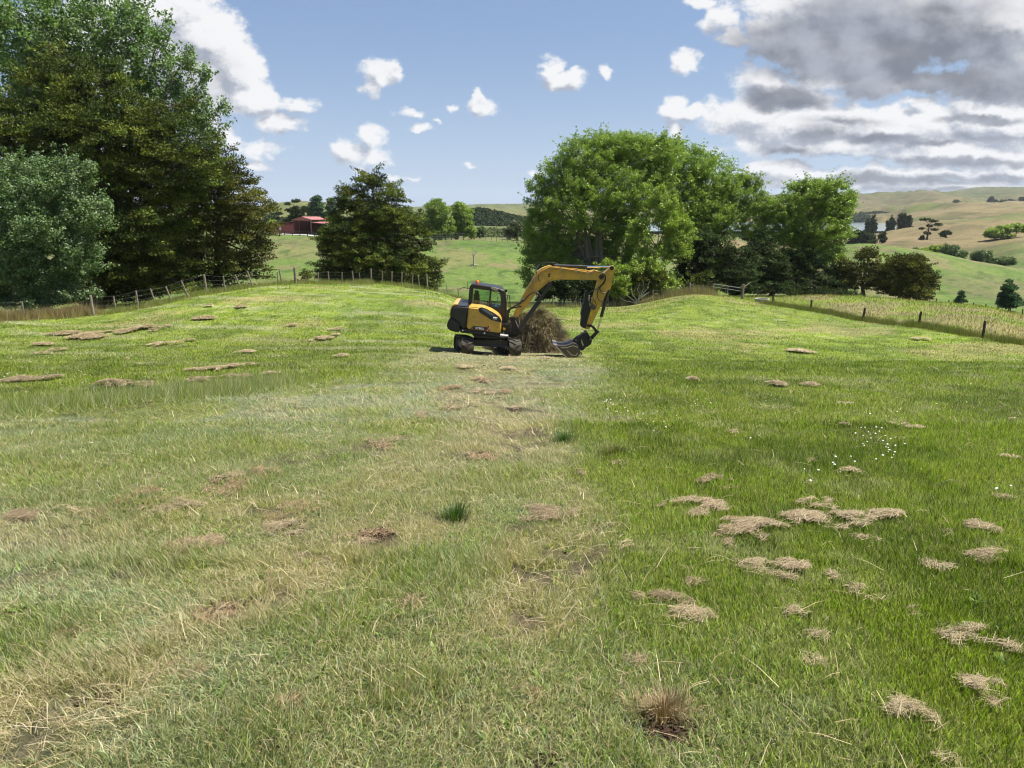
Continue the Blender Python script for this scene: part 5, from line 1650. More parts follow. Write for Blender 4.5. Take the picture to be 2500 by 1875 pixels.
slab(A, [(620, 235), (670, 238), (672, 270), (622, 268)], .42, .63, mb)
mb.tube([A(880, 600, .3), A(872, 470, .3)], .02, 6)
mb.tube([A(872, 470, .3), A(866, 440, .3)], .035, 6)
piece('driver_seat', mb, m_seat, cab, bevel=.03)
# handles, mirror, lamps and beacon
mb = MB()
mb.tube([A(940, 430, .0), A(950, 440, -.03), A(945, 520, -.03), A(935, 530, .0)], .012, 6)
piece('grab_rail', mb, m_blk2)
mb = MB()
mb.tube([A(1240, 318, .06), A(1290, 322, .02), A(1302, 400, .0), A(1305, 560, .0), A(1298, 660, .02), A(1262, 668, .06)], .016, 6)
mb.tube([A(1250, 420, .06), A(1262, 330, .04)], .012, 6)
piece('grab_rail', mb, m_blk2)
mb = MB()
c0 = A(1010, 196, -.08)
ring = [A(1010 + 72 * math.cos(t) + 10 * math.sin(t), 202 + 30 * math.sin(t) + 14 * math.cos(t), -.1) for t in [k * math.pi / 8 for k in range(16)]]
mb.prism(ring, [p + Vector((0, .03, .01)) for p in ring])
mir = piece('mirror', mb, m_wsl, bevel=.006)
mb = MB()
mb.tube([A(960, 235, -.06), A(1010, 262, -.08), A(1060, 280, -.06), A(1110, 290, .02)], .012, 6)
piece('mirror_bracket', mb, m_blk2, mir)
for dy in (.15, .75):
    mb = MB()
    mb.box(A(1225, 235, dy), .11, .12, .09)
    mb.tube([A(1205, 262, dy), A(1225, 240, dy)], .015, 6)
    piece('work_lamp', mb, m_blk2, bevel=.012)
mb = MB()
mb.tube([A(675, 122, .5), A(675, 90, .5)], .055, 12)
bea = piece('beacon', mb, m_blk)
mb = MB()
mb.tube([A(675, 90, .5), A(675, 45, .5), A(675, 34, .5)], [.062, .06, .045], 14)
piece('beacon_lens', mb, m_ora, bea)
mb = MB()
mb.tube([A(528, 190, .4), A(470, 188, .5), A(420, 172, .55), A(360, 188, .6), A(315, 222, .6)], .012, 5)
mb.tube([A(488, 185, .5), A(489, 120, .5), A(492, 45, .5)], .01, 5)
piece('aerial', mb, m_blk2)

# boom and its foot
foot = MB()
for s in (-.26, .2):
    slab(A, [(1290, 740), (1400, 755), (1440, 850), (1520, 985), (1490, 1040), (1400, 1095), (1315, 1070), (1345, 900)], s, s + .06, foot)
slab(A, [(1140, 880), (1290, 885), (1300, 1065), (1135, 1055)], -.34, .34, foot)
slab(A, [(1180, 1060), (1410, 1080), (1380, 1150), (1320, 1140), (1180, 1110)], -.2, .2, foot)
bf = piece('boom_foot', foot, m_blk2, bevel=.02)
part('sticker', m_ylw, A, [(1172, 950), (1216, 954), (1214, 996), (1170, 992)], -.352, -.335, 0, parent=bf)
mb = MB()
mb.tube([A(1098, 1098, -.62), A(1235, 1112, -.45)], .062, 12)
mb.tube([A(1235, 1112, -.45), A(1250, 1113, -.43)], .075, 12)
mb.tube([A(1180, 1030, -.5), A(1185, 1090, -.5)], .02, 6)
piece('swing_cylinder', mb, m_wsl)
boom_pts = [(888, 782), (930, 695), (985, 590), (1040, 490), (1085, 415), (1130, 330), (1160, 290), (1220, 250), (1300, 222), (1345, 232), (1600, 262), (1760, 285), (1800, 275), (1850, 284), (1885, 310), (1902, 345), (1890, 375), (1835, 390), (1760, 386),
            (1400, 380), (1330, 396), (1255, 440), (1190, 490), (1130, 560), (1060, 660), (1000, 730), (945, 800), (915, 806)]
boom = part('boom', m_yel, Z, boom_pts, -.17, .17, .018)
part('boom_rib', m_yel, Z, [(1180, 432), (1330, 352), (1420, 346), (1420, 358), (1335, 366), (1195, 446)], -.185, -.165, .004, parent=boom)
for (x, y, w_, r_) in ((1295, 322, .185, .035), (1290, 345, .185, .035), (1880, 350, .2, .09), (1300, 432, .3, .085), (1998, 250, .2, .075), (1338, 222, .14, .06)):
    mb = MB()
    mb.tube([Z(x, y, -w_), Z(x, y, w_)], r_, 14)
    piece('pin', mb, m_blk2)
pp = MB()
for k, (o1, r_) in enumerate(((0, .018), (16, .016), (30, .016))):
    pp.tube([Z(1000 + o1 * .9, 600 + o1 * .5, -.19), Z(1075 + o1 * .9, 462 + o1 * .6, -.19), Z(1130 + o1, 350 + o1 * .8, -.19), Z(1190 + o1 * .5, 292 + o1, -.19), Z(1300, 238 + o1, -.2), Z(1420, 250 + o1 * .9, -.2), Z(1600, 278 + o1 * .9, -.2), Z(1730, 300 + o1 * .8, -.2),
             Z(1775, 292 + o1 * .8, -.2), Z(1800, 275 + o1 * .8, -.2), Z(1850, 292 + o1 * .5, -.2)], r_, 6)
piece('hydraulic_pipe', pp, m_yel, boom)
for (x, y) in ((1420, 262), (1600, 290), (1730, 312), (1130, 385), (1000, 605)):
    mb = MB()
    mb.box(Z(x, y, -.2), .05, .03, .16)
    piece('pipe_clamp', mb, m_wsl, boom)
armp = [(985, 185), (1035, 182), (1050, 262), (1025, 330), (1005, 470), (985, 532), (945, 548), (900, 645), (832, 800), (762, 950), (705, 1060), (672, 1130), (602, 1130), (592, 1090), (622, 1038), (660, 880), (702, 740), (760, 540), (800, 392), (862, 384), (892, 340), (888, 285), (960, 222)]
arm = part('dipper_arm', m_yel, Bq, armp, -.15, .15, .016)
part('sticker', m_ylw, Bq, [(678, 872), (712, 868), (708, 930), (672, 932)], -.16, -.148, 0, parent=arm)
mb = MB()
mb.tube([Bq(720, 795, -.17), Bq(720, 795, -.14)], .1, 14)
piece('arm_boss', mb, m_stl, arm)


def ram(name, fn, a, m, b, rb, rr, yd, parent=None, rod=None):
    mb = MB()
    mb.tube([fn(*a, yd), fn(*m, yd)], rb, 12)
    mb.tube([fn(*m, yd), Vector(fn(*m, yd)).lerp(fn(*b, yd), .04)], rb * 1.12, 12)
    c_ = piece(name, mb, m_blk, parent)
    mb = MB()
    mb.tube([fn(*m, yd), fn(*b, yd)], rr, 12)
    piece('piston_rod', mb, rod or m_chr, c_)
    return c_


ram('boom_cylinder', Z, (948, 942), (1176, 632), (1300, 432), .085, .055, -.27, rod=m_blk)
ram('boom_cylinder', Z, (948, 942), (1176, 632), (1300, 432), .085, .055, .27, rod=m_blk)
ram('arm_cylinder', Z, (1338, 224), (1708, 237), (1990, 238), .062, .038, 0)
ram('bucket_cylinder', Bq, (966, 505), (848, 935), (795, 1140), .062, .03, .0)
part('thumb', m_blk2, Bq, [(615, 552), (662, 577), (642, 620), (672, 780), (690, 835), (642, 1000), (616, 1112), (580, 1112), (540, 1086), (556, 935), (540, 915), (552, 905), (546, 880), (560, 870), (554, 838), (570, 828), (566, 790), (590, 740), (600, 640)], -.2, .2, .012)
# linkage, coupler, bucket
lk_ = MB()
for s in (-.2, .16):
    f = [Bq(x, y, s) for x, y in [(625, 1062), (690, 1056), (745, 1090), (785, 1140), (815, 1165), (790, 1192), (755, 1180), (735, 1135), (695, 1095), (640, 1100)]]
    lk_.prism(f, [p + Vector((0, .05, 0)) for p in f])
    f = [Bq(x, y, s + .06) for x, y in [(800, 1150), (815, 1170), (715, 1285), (670, 1280), (672, 1250), (740, 1185)]]
    lk_.prism(f, [p + Vector((0, .05, 0)) for p in f])
    f = [Bq(x, y, s) for x, y in [(580, 1150), (625, 1145), (690, 1260), (670, 1290), (635, 1270)]]
    lk_.prism(f, [p + Vector((0, .05, 0)) for p in f])
lk_.tube([Bq(800, 1168, -.22), Bq(800, 1168, .22)], .05, 12)
piece('bucket_link', lk_, m_blk2, bevel=.008)
for (x, y, r_) in ((606, 1165, .06), (685, 1275, .05), (470, 1295, .045)):
    mb = MB()
    mb.tube([Bq(x, y, -.235), Bq(x, y, .235)], r_, 12)
    piece('pin', mb, m_stl)
part('quick_coupler', m_blk2, Bq, [(432, 1300), (480, 1262), (545, 1225), (590, 1192), (640, 1240), (700, 1262), (712, 1285), (700, 1352), (642, 1392), (605, 1402), (600, 1432), (562, 1452), (538, 1450), (505, 1395), (425, 1335)], -.2, .2, .025)
part('coupler_guard', m_wsl, Bq, [(545, 1285), (556, 1285), (585, 1370), (572, 1384), (548, 1325)], -.21, -.19, 0)
buck = MB()
bo = [(140, 1362), (215, 1378), (300, 1380), (370, 1362), (425, 1338), (478, 1352), (512, 1400), (532, 1448), (538, 1490), (505, 1530), (440, 1560), (350, 1568)]
for s in (-.5, .46):
    f = [Bq(x, y, s) for x, y in bo + [(300, 1540), (232, 1452), (180, 1400)]]
    buck.prism(f, [p + Vector((0, .04, 0)) for p in f])
cen = Bq(360, 1450, -.46)
for i in range(len(bo) - 1):
    a_, b_ = Bq(*bo[i], -.46), Bq(*bo[i + 1], -.46)
    ia, ib = a_.lerp(cen, .07), b_.lerp(cen, .07)
    w_ = Vector((0, .92, 0))
    buck.prism([a_, b_, b_ + w_, a_ + w_], [ia, ib, ib + w_, ia + w_])
bk = piece('bucket', buck, m_stl, smooth=False)
mb = MB()
for y_ in (-.51, .5):
    f = [Bq(x, y, y_) for x, y in [(140, 1362), (165, 1366), (245, 1450), (345, 1560), (330, 1570), (225, 1462)]]
    mb.prism(f, [p + Vector((0, .012, 0)) for p in f])
a_ = Bq(130, 1356, -.5)
f = [a_, Bq(190, 1372, -.5), Bq(186, 1384, -.5), Bq(134, 1366, -.5)]
mb.prism(f, [p + Vector((0, 1.0, 0)) for p in f])
for x_ in (0,):
    f = [Bq(x, y, -.512) for x, y in [(235, 1400), (330, 1400), (420, 1370), (500, 1395), (495, 1406), (420, 1382), (330, 1412), (240, 1412)]]
    mb.prism(f, [p + Vector((0, .012, 0)) for p in f])
    f = [Bq(x, y, -.512) for x, y in [(330, 1450), (400, 1520), (470, 1530), (500, 1490), (492, 1484), (462, 1518), (404, 1508), (340, 1446)]]
    mb.prism(f, [p + Vector((0, .012, 0)) for p in f])
piece('cutting_edge', mb, m_wsl, bk)
mb = MB()
t_ = [Bq(532 + 20 * math.cos(t), 1495 + 22 * math.sin(t), -.05) for t in [k * math.pi / 5 for k in range(11)]]
mb.tube(t_, .018, 6)
piece('lifting_eye', mb, m_stl, bk)


def hose(pts, r=.017, name='hose', mat=None):
    P = [Vector(p) for p in pts]
    out_ = []
    for i in range(len(P) - 1):
        p0, p1, p2, p3 = P[max(i - 1, 0)], P[i], P[i + 1], P[min(i + 2, len(P) - 1)]
        for k in range(6):
            t = k / 6
            out_.append(.5 * ((2 * p1) + (-p0 + p2) * t + (2 * p0 - 5 * p1 + 4 * p2 - p3) * t * t + (-p0 + 3 * p1 - 3 * p2 + p3) * t ** 3))
    out_.append(P[-1])
    mb = MB()
    mb.tube(out_, r, 7)
    piece(name, mb, mat or m_blk)


hose([Bq(790, 262, -.2), Bq(870, 290, -.22), Bq(905, 345, -.22), Bq(880, 430, -.22), Bq(800, 510, -.22), Bq(710, 560, -.25), Bq(650, 620, -.25), Bq(650, 700, -.22), Bq(715, 750, -.18)])
hose([Bq(810, 262, -.2), Bq(890, 300, -.24), Bq(915, 360, -.24), Bq(890, 440, -.22), Bq(830, 500, -.2), Bq(840, 560, -.2), Bq(880, 585, -.18), Bq(935, 575, -.1)])
hose([Bq(835, 500, -.18), Bq(795, 560, -.2), Bq(790, 640, -.2), Bq(830, 700, -.2), Bq(895, 722, -.12)])
hose([Bq(715, 670, -.16), Bq(760, 730, -.2), Bq(772, 790, -.2), Bq(740, 830, -.18), Bq(705, 820, -.16)], .012)
hose([A(1250, 800, -.1), A(1235, 720, -.15), A(1250, 630, -.2), A(1340, 560, -.22), A(1440, 510, -.22), A(1520, 450, -.2)], .026)
hose([A(1270, 800, -.05), A(1250, 700, -.1), A(1275, 620, -.15), A(1370, 545, -.2), A(1500, 480, -.2), A(1560, 410, -.2)], .026)
hose([A(1290, 800, 0), A(1275, 690, -.05), A(1310, 600, -.1), A(1400, 560, -.2), A(1530, 540, -.2)], .02)
hose([Z(940, 650, -.2), Z(1010, 620, -.24), Z(1060, 565, -.26), Z(1110, 530, -.28), Z(1160, 525, -.3), Z(1200, 570, -.32)], .018)
hose([Z(1155, 320, -.18), Z(1150, 262, -.1), Z(1190, 205, 0), Z(1250, 187, 0), Z(1370, 196, 0), Z(1400, 215, 0)], .018)
hose([Z(1175, 330, -.2), Z(1172, 370, -.21), Z(1188, 405, -.2)], .012)
hose([Z(1180, 655, -.36), Z(1120, 720, -.37), Z(1000, 880, -.37), Z(960, 930, -.36)], .014)
hose([Z(915, 840, -.3), Z(940, 900, -.32), Z(972, 940, -.32)], .012, mat=m_wsl)

# undercarriage, turned square to the upper body
PL = ground(1141, 25.35)
PR = ground(1257.5, 25.65)
tdir = Vector((-.19, .975, 0)).normalized()
tfar = PL + tdir * 2.4
tfar.z = float(hgt(tfar.x, tfar.y)[0])
tv = (tfar - PL).normalized()
wv = (PR - PL)
gauge = wv.length
wv = (wv - tv * wv.dot(tv)).normalized()
nv = wv.cross(tv)
if nv.z < 0:
    nv = -nv
TH_, TL_, TW_ = .60, 2.55, .46


def tpt(P0, t, n, w):
    return P0 + tv * t + nv * n + wv * w


for P0, sgn in ((PL, -1), (PR, 1)):
    P0 = P0 - nv * .02
    r = TH_ / 2
    prof = []
    for k in range(13):
        a = -math.pi / 2 - math.pi * k / 12
        prof.append((r + math.cos(a) * r, r + math.sin(a) * r))
    for k in range(13):
        a = math.pi / 2 - math.pi * k / 12
        prof.append((TL_ - r + math.cos(a) * r * .94, r + math.sin(a) * r * .94))
    # resample evenly
    P = prof + [prof[0]]
    seg = [math.dist(P[i], P[i + 1]) for i in range(len(P) - 1)]
    tot = sum(seg)
    NN = 84
    ring = []
    for k in range(NN):
        s_ = tot * k / NN
        i = 0
        while s_ > seg[i]:
            s_ -= seg[i]
            i += 1
        f = s_ / seg[i]
        ring.append((P[i][0] * (1 - f) + P[i + 1][0] * f, P[i][1] * (1 - f) + P[i + 1][1] * f))
    mb = MB()
    vs, fs = [], []
    for (t, n) in ring:
        # inner edge point
        c_t = min(max(t, r), TL_ - r)
        dx, dn = t - c_t, n - r
        L_ = math.hypot(dx, dn) + 1e-9
        it, inn = t - dx / L_ * .045, n - dn / L_ * .045
        for w_ in (-TW_ / 2, TW_ / 2):
            vs.append(tpt(P0, t, n, w_))
        for w_ in (TW_ / 2, -TW_ / 2):
            vs.append(tpt(P0, it, inn, w_))
    for k in range(NN):
        a, b2 = k * 4, ((k + 1) % NN) * 4
        for q_ in range(4):
            fs.append((a + q_, b2 + q_, b2 + (q_ + 1) % 4, a + (q_ + 1) % 4))
    mb.add(vs, fs)
    # chevron lugs
    for k in range(0, NN, 3):
        for side in (0, 1):
            pts_o = []
            for (kk, w_) in ((0, 0.0), (1.15, 0.0), (2.75, TW_ / 2), (1.6, TW_ / 2)):
                kf = (k + kk + (1.5 if side else 0)) % NN
                i0, f = int(kf), kf - int(kf)
                t = ring[i0][0] * (1 - f) + ring[(i0 + 1) % NN][0] * f
                n = ring[i0][1] * (1 - f) + ring[(i0 + 1) % NN][1] * f
                c_t = min(max(t, r), TL_ - r)
                dx, dn = t - c_t, n - r
                L_ = math.hypot(dx, dn) + 1e-9
                w2 = w_ * (1 if side else -1) + (-.02 if side else .02)
                pts_o.append((tpt(P0, t - dx / L_ * .01, n - dn / L_ * .01, w2), tpt(P0, t + dx / L_ * .038, n + dn / L_ * .038, w2)))
            mb.prism([p_[0] for p_ in pts_o], [p_[1] for p_ in pts_o])
    tr_ = piece('rubber_track', mb, m_rub, smooth=False)
    mb = MB()
    frm = [(r * .9, r - .10), (r * .9, r + .12), (TL_ * .3, r + .17), (TL_ * .7, r + .17), (TL_ - r * .9, r + .1), (TL_ - r * .9, r - .1), (TL_ * .7, r - .14), (TL_ * .3, r - .14)]
    mb.prism([tpt(P0, t, n, -TW_ * .3) for t, n in frm], [tpt(P0, t, n, TW_ * .3) for t, n in frm])
    for (t, n, rr_) in [(r, r, r - .07), (TL_ - r, r, r - .06)]:
        mb.tube([tpt(P0, t, n, -TW_ * .34), tpt(P0, t, n, TW_ * .34)], rr_, 18)
    for k in range(5):
        t = r + .25 + k * (TL_ - 2 * r - .5) / 4
        mb.tube([tpt(P0, t, .12, -TW_ * .36), tpt(P0, t, .12, TW_ * .36)], .075, 12)
    piece('track_frame', mb, m_blk2, tr_, bevel=0)
    for (t, n, rr_) in [(r, r, r - .16), (TL_ - r, r, .12)]:
        mb = MB()
        mb.tube([tpt(P0, t, n, -TW_ * .37), tpt(P0, t, n, TW_ * .37)], rr_, 16)
        piece('wheel_hub', mb, m_stl, tr_)
    for k in range(3):
        mb = MB()
        mb.box(tpt(P0, r + .45 + k * .42, r, -TW_ * .33), .05, .12, .2)
        piece('frame_bracket', mb, m_wsl, tr_)
mb = MB()
c1, c2 = PL, PR
for (t, n0, n1) in ((.75, .30, .44), (1.6, .30, .44)):
    for a_, b_ in (((tpt(c1, t, n0, .1)), tpt(c2, t, n0, -.1)),):
        m_ = a_.lerp(b_, .5) + nv * .14
        q = nv * .16
        dt = tv * .22
        for (u0, u1) in ((a_, m_), (m_, b_)):
            mb.prism([u0 - dt, u1 - dt, u1 - dt + q, u0 - dt + q], [u0 + dt, u1 + dt, u1 + dt + q, u0 + dt + q])
mc = tpt(PL, 1.2, .42, 0).lerp(tpt(PR, 1.2, .42, 0), .5)
mb.tube([mc, mc + nv * .36], .5, 28)
piece('chassis', mb, m_blk2, bevel=.01)
# dozer blade carried at the near end between the tracks
mb = MB()
b0, b1 = tpt(PL, -.02, .22, .26), tpt(PR, -.02, .22, -.26)
arc = []
mid_ = b0.lerp(b1, .5)
for (x0, x1) in ((b0, b1),):
    prof_ = [(0, .34), (.06, .26), (.08, .18), (.05, .10)]
    rows = []
    for (dt, dn) in prof_:
        rows.append((x0 + tv * (dt + .15) + nv * (dn - .02), x1 + tv * (dt + .15) + nv * (dn - .02)))
    for i in range(len(rows) - 1):
        q = tv * .05
        mb.prism([rows[i][0], rows[i][1], rows[i + 1][1], rows[i + 1][0]], [rows[i][0] + q, rows[i][1] + q, rows[i + 1][1] + q, rows[i + 1][0] + q])
piece('cross_guard', mb, m_blk2)

# ------------------------------------------------------------------ brush pile behind it
PILE = ground(1322, 28.9)
m_pile = paint("matted_brush", (0.10, 0.072, 0.04), .95, spec=.1, dirt=.6, dirtcol=(0.07, 0.05, 0.03), scale=7, bump=1.0)
pile = empty('brush_pile', PILE, 'heap of uprooted dry grass and twigs behind the excavator', 'brush pile')


def pile_h(u, v):
    r2 = np.sqrt((u / 1.0) ** 2 + (v / 1.0) ** 2)
    base = np.clip(1 - r2 ** 2.1, 0, 1)
    asym = 1.0 + .12 * np.sin(u * 2.5 + 1.2)
    return base * asym * (.62 + .75 * fbm(u * 2.6 + 4, v * 2.6 + 9, 5))


PX_, PY_, PH_ = 1.85, 1.35, 1.4
uu, vv = np.meshgrid(np.linspace(-1.1, 1.1, 90), np.linspace(-1.1, 1.1, 80), indexing='ij')
X = PILE.x - .42 + uu * PX_
Y = PILE.y + .3 + vv * PY_
Hh = pile_h(uu, vv) * PH_
Zp = hgt(X.ravel(), Y.ravel()).reshape(X.shape) - .03 + Hh + (fbm(X / .16, Y / .16, 3) - .5) * .22 * (Hh > .02)
ii = np.arange(X.size).reshape(X.shape)
qf = np.stack([ii[:-1, :-1], ii[1:, :-1], ii[1:, 1:], ii[:-1, 1:]], -1).reshape(-1, 4)
mesh_np('mound', np.stack([X.ravel(), Y.ravel(), Zp.ravel()], 1) - np.array(PILE), qf, 4, m_pile, parent=pile, smooth=True)
n = 20000
a = RNG.random(n) * 6.283
r = RNG.random(n) ** .5 * 1.06
u_, v_ = np.cos(a) * r, np.sin(a) * r
X = PILE.x - .42 + u_ * PX_
Y = PILE.y + .3 + v_ * PY_
Zp = hgt(X, Y) + pile_h(u_, v_) * PH_ + RNG.normal(0, .05, n)
slope_dir = np.arctan2(v_, u_)
an = slope_dir + RNG.normal(0, .9, n)
lean = np.clip(1.5 + .75 * r + RNG.normal(0, .28, n), .5, 2.6)
tone = fbm(X / .35, Zp / .3, 3)
cc = np.array([(0.25, 0.20, 0.09), (0.17, 0.125, 0.06), (0.10, 0.07, 0.04), (0.15, 0.16, 0.05), (0.34, 0.28, 0.15)])[RNG.integers(0, 5, n)] * (.08 + .95 * sstep(tone, .32, .72) + .1 * RNG.random(n))[:, None]
v, fs, ns, cc = blades(np.stack([X, Y, Zp], 1), an, lean, .14 + .32 * RNG.random(n), (.008 + .010 * RNG.random(n)), cc, curl=.3, facing=RNG.random(n) * 6.28)
mesh_np('dry_strands', v - np.array(PILE), fs, ns, m_straw, parent=pile, col=cc)
mb = MB()
for _ in range(150):
    a = random.random() * 6.283
    r = random.random() ** .5
    u0, v0 = math.cos(a) * r, math.sin(a) * r
    p = Vector((PILE.x - .42 + u0 * PX_, PILE.y + .3 + v0 * PY_, 0))
    p.z = float(hgt(p.x, p.y)[0]) + float(pile_h(np.array(u0), np.array(v0))) * PH_ - .02
    d = Vector((random.gauss(0, 1) + u0, random.gauss(0, 1) + v0, random.gauss(.1, .45) - .4 * r)).normalized()
    L = random.uniform(.25, .8)
    q = p + d * L * .5 + Vector((random.gauss(0, .05), random.gauss(0, .05), random.gauss(0, .05)))
    mb.tube([p, q, q + d * L * .5 + Vector((0, 0, -.08))], [.016, .012, .006], 5)
mb.build('twig', m_bark, pile, origin=PILE)
for (a_, b_, w_) in ((1270, 835, 60), (1330, 842, 70), (1390, 838, 40), (1230, 845, 50)):
    pass

# ------------------------------------------------------------------ fences
m_post = paint("weathered_post", (0.23, 0.20, 0.155), .9, spec=.15, dirt=.6, dirtcol=(0.10, 0.085, 0.06), scale=5, bump=.5)
m_postd = paint("dark_post", (0.055, 0.045, 0.036), .9, spec=.15, dirt=.4, scale=5, bump=.5)
m_wire = paint("fence_wire", (0.23, 0.23, 0.23), .5, metal=.6)


def fence(name, label, posts, wires, mat, wr=.006, cat='fence', rail=None):
    """posts: (px, D, height, lean in x, radius)"""
    P0 = ground(posts[0][0], posts[0][1])
    root = empty(name, P0, label, cat)
    tops = []
    for (px, D, h, lean, rad) in posts:
        g = ground(px, D)
        up = Vector((lean, random.gauss(0, .03), 1)).normalized()
        mb = MB()
        n = 7
        mb.tube([g - up * .3, g + up * h * .5, g + up * h * .97, g + up * h], [rad, rad * .97, rad * .93, rad * .8], n)
        mb.build('post', mat, root, origin=P0)
        tops.append((g, up, h))
    for k, fr in enumerate(wires):
        mb = MB()
        pts = []
        for i, (g, up, h) in enumerate(tops):
            p = g + up * h * fr + Vector((0, -.045, 0))
            if i:
                m_ = pts[-1].lerp(p, .5)
                m_.z -= .02
                pts.append(m_)
            pts.append(p)
        mb.tube(pts, wr, 4)
        mb.build('wire', m_wire, root, origin=P0)
    return root


PL_ = [(-160, 40.5, 1.1, 0, .07), (60, 43, 1.1, 0, .06), (229, 43.2, 1.25, -.06, .085), (284, 44, 1.05, -.05, .045), (338, 45, 1.15, 0, .06), (381, 46, 1.1, -.22, .05), (420, 47, 1.1, -.26, .05), (461, 48, 1.25, -.32, .05),
       (505, 50, 1.35, -.05, .085), (549, 51.5, 1.1, 0, .06), (588, 52.5, 1.1, -.3, .05), (618, 53.5, 1.25, -.28, .055), (678, 56, 1.0, .05, .05), (689, 56.5, 1.2, -.12, .06), (722, 57.5, 1.3, 0, .11), (778, 58.5, .95, 0, .05)]
PL_ += [(803, 59, 1.0, 0, .06), (835, 59.5, .95, .05, .05), (863, 59.5, 1.0, -.05, .05), (880, 59.8, .9, -.08, .04), (907, 60, 1.25, 0, .075), (933, 59.8, 1.1, .08, .05), (956, 59.5, 1.15, .06, .055), (980, 59, 1.15, .08, .055), (1006, 58.6, 1.05, .08, .05), (1024, 58.3, 1.1, -.06, .05), (1044, 58, 1.3, -.05, .075), (1069, 59, .9, .1, .04)]
fence('post_and_wire_fence', 'weathered grey post and wire fence with leaning battens in front of the dark left trees', PL_, (.97, .72, .48, .25), m_post, wr=.005)
PM = [(1093, 63, 1.15, -.05, .04), (1121, 64, 1.2, -.08, .045), (1170, 65, .9, 0, .03), (1215, 66, .9, 0, .04), (1273, 67, .9, 0, .04)]
x_ = 1320
k = 0
while x_ < 1735:
    big = k % 8 == 3
    D_ = 67.3 + 1.6 * math.sin((x_ - 1300) / 130) - max(0, (x_ - 1640)) * .01
    PM.append((x_, D_, 1.15 if big else random.uniform(.75, 1.0), random.gauss(0, .06), .085 if big else .032))
    x_ += random.uniform(8.5, 12.5)
    k += 1
fence('batten_fence', 'long fence of thin close set battens along the foot of the huge green tree', PM, (.95, .6), m_post)
fence('dark_post_fence', 'fence of five short dark posts curving through long grass at the right', [(1886, 60, .85, 0, .07), (1979, 54.5, .85, 0, .07), (2106, 49.5, .9, .12, .075), (2242, 44, .95, .04, .075), (2399, 38.5, .95, 0, .075), (2600, 33.5, .9, 0, .09)], (.85,), m_postd, wr=.004)
PY = [(640 + 18.5 * k, 172, 1.2, 0, .10) for k in range(9)]
fence('yard_fence', 'low dark fence along the gravel yard in front of the red barn', PY, (.9, .5), m_postd, wr=.03)
PY = [(1046, 172, 1.5, 0, .1), (1058, 172, 1.5, 0, .1), (1072, 172, 1.5, 0, .1), (1088, 172, 1.6, 0, .12), (1102, 172, 1.5, 0, .1), (1118, 172, 1.5, 0, .1), (1132, 172, 1.5, 0, .1)]
rf_ = fence('rail_fence', 'dark timber rail fence under the twin round green trees', PY, (.95, .6, .3), m_postd, wr=.09)
PY = [(1145 + 13.5 * k, 174, 1.3, random.gauss(0, .05), .06) for k in range(11)]
fence('far_fence', 'thin far fence along the top of the pasture, right of the twin round trees', PY, (.9,), m_post, wr=.02)
PY = [(2285 + 30 * k, 93 - k * 2, .8, 0, .07) for k in range(8)]
fence('hollow_fence', 'faint low fence in the hollow beside the small conifers', PY, (.85,), m_postd, wr=.006)
# rails of the cattle yard
m_galv = paint("galvanised_pipe", (0.42, 0.42, 0.42), .35, metal=.5)
g0, g1 = ground(1740, 67.5), ground(1812, 66.2)
gate = empty('farm_gate', g0, 'pale metal pipe gate standing in the tall dry grass beside the batten fence', 'gate')
mb = MB()
for h_ in (.98, .7):
    mb.tube([g0 + Vector((0, 0, h_ + .08)), g1 + Vector((-.1, 0, h_ + .02))], h_ * .028, 8)
for t in (0, .5, .98):
    p = g0.lerp(g1, t)
    mb.tube([p + Vector((0, 0, .3)), p + Vector((0, 0, 1.0))], .025, 8)
mb.build('gate_frame', m_galv, gate, origin=g0)
mb = MB()
mb.tube([g1 - Vector((0, 0, .3)), g1 + Vector((0.02, 0, 1.35))], .12, 8)
mb.tube([g1 + Vector((0, 0, 1.05)), g1 + Vector((.7, .3, 1.45))], .04, 6)
mb.build('gate_post', m_post, gate, origin=g0)
tg = ground(1860, 63.2)
m_conc = paint("trough_concrete", (0.42, 0.39, 0.31), .9, spec=.2, dirt=.5, scale=4)
mb = MB()
N_ = 28
vs, fs = [], []
for k in range(N_):
    a = 2 * math.pi * k / N_
    for (r_, h_) in ((.62, -.1), (.62, .30), (.52, .30), (.50, .1)):
        vs.append(tg + Vector((math.cos(a) * r_, math.sin(a) * r_, h_)))
for k in range(N_):
    for j in range(3):
        a_, b_ = k * 4 + j, ((k + 1) % N_) * 4 + j
        fs.append((a_, b_, b_ + 1, a_ + 1))
mb.add(vs, fs)
tr = mb.build('water_trough', m_conc, None, origin=tg, smooth=True)
tag(tr, 'round concrete stock trough sunk in long grass near the start of the dark post fence', 'trough')
mb = MB()
mb.add([tg + Vector((math.cos(2 * math.pi * k / N_) * .51, math.sin(2 * math.pi * k / N_) * .51, .2)) for k in range(N_)], [tuple(range(N_))])
w_ = mb.build('trough_water', m_w, tr, origin=tg)

# dead wood
def snag(name, label, base, tips, r0):
    mb = MB()
    for (path) in tips:
        pts = [base] + [base + Vector(p) for p in path]
        n_ = len(pts)
        mb.tube(pts, [r0 * (1 - .8 * i / (n_ - 1)) for i in range(n_)], 6)
    o = mb.build(name, m_dead, None, origin=base, smooth=True)
    tag(o, label, 'dead tree')


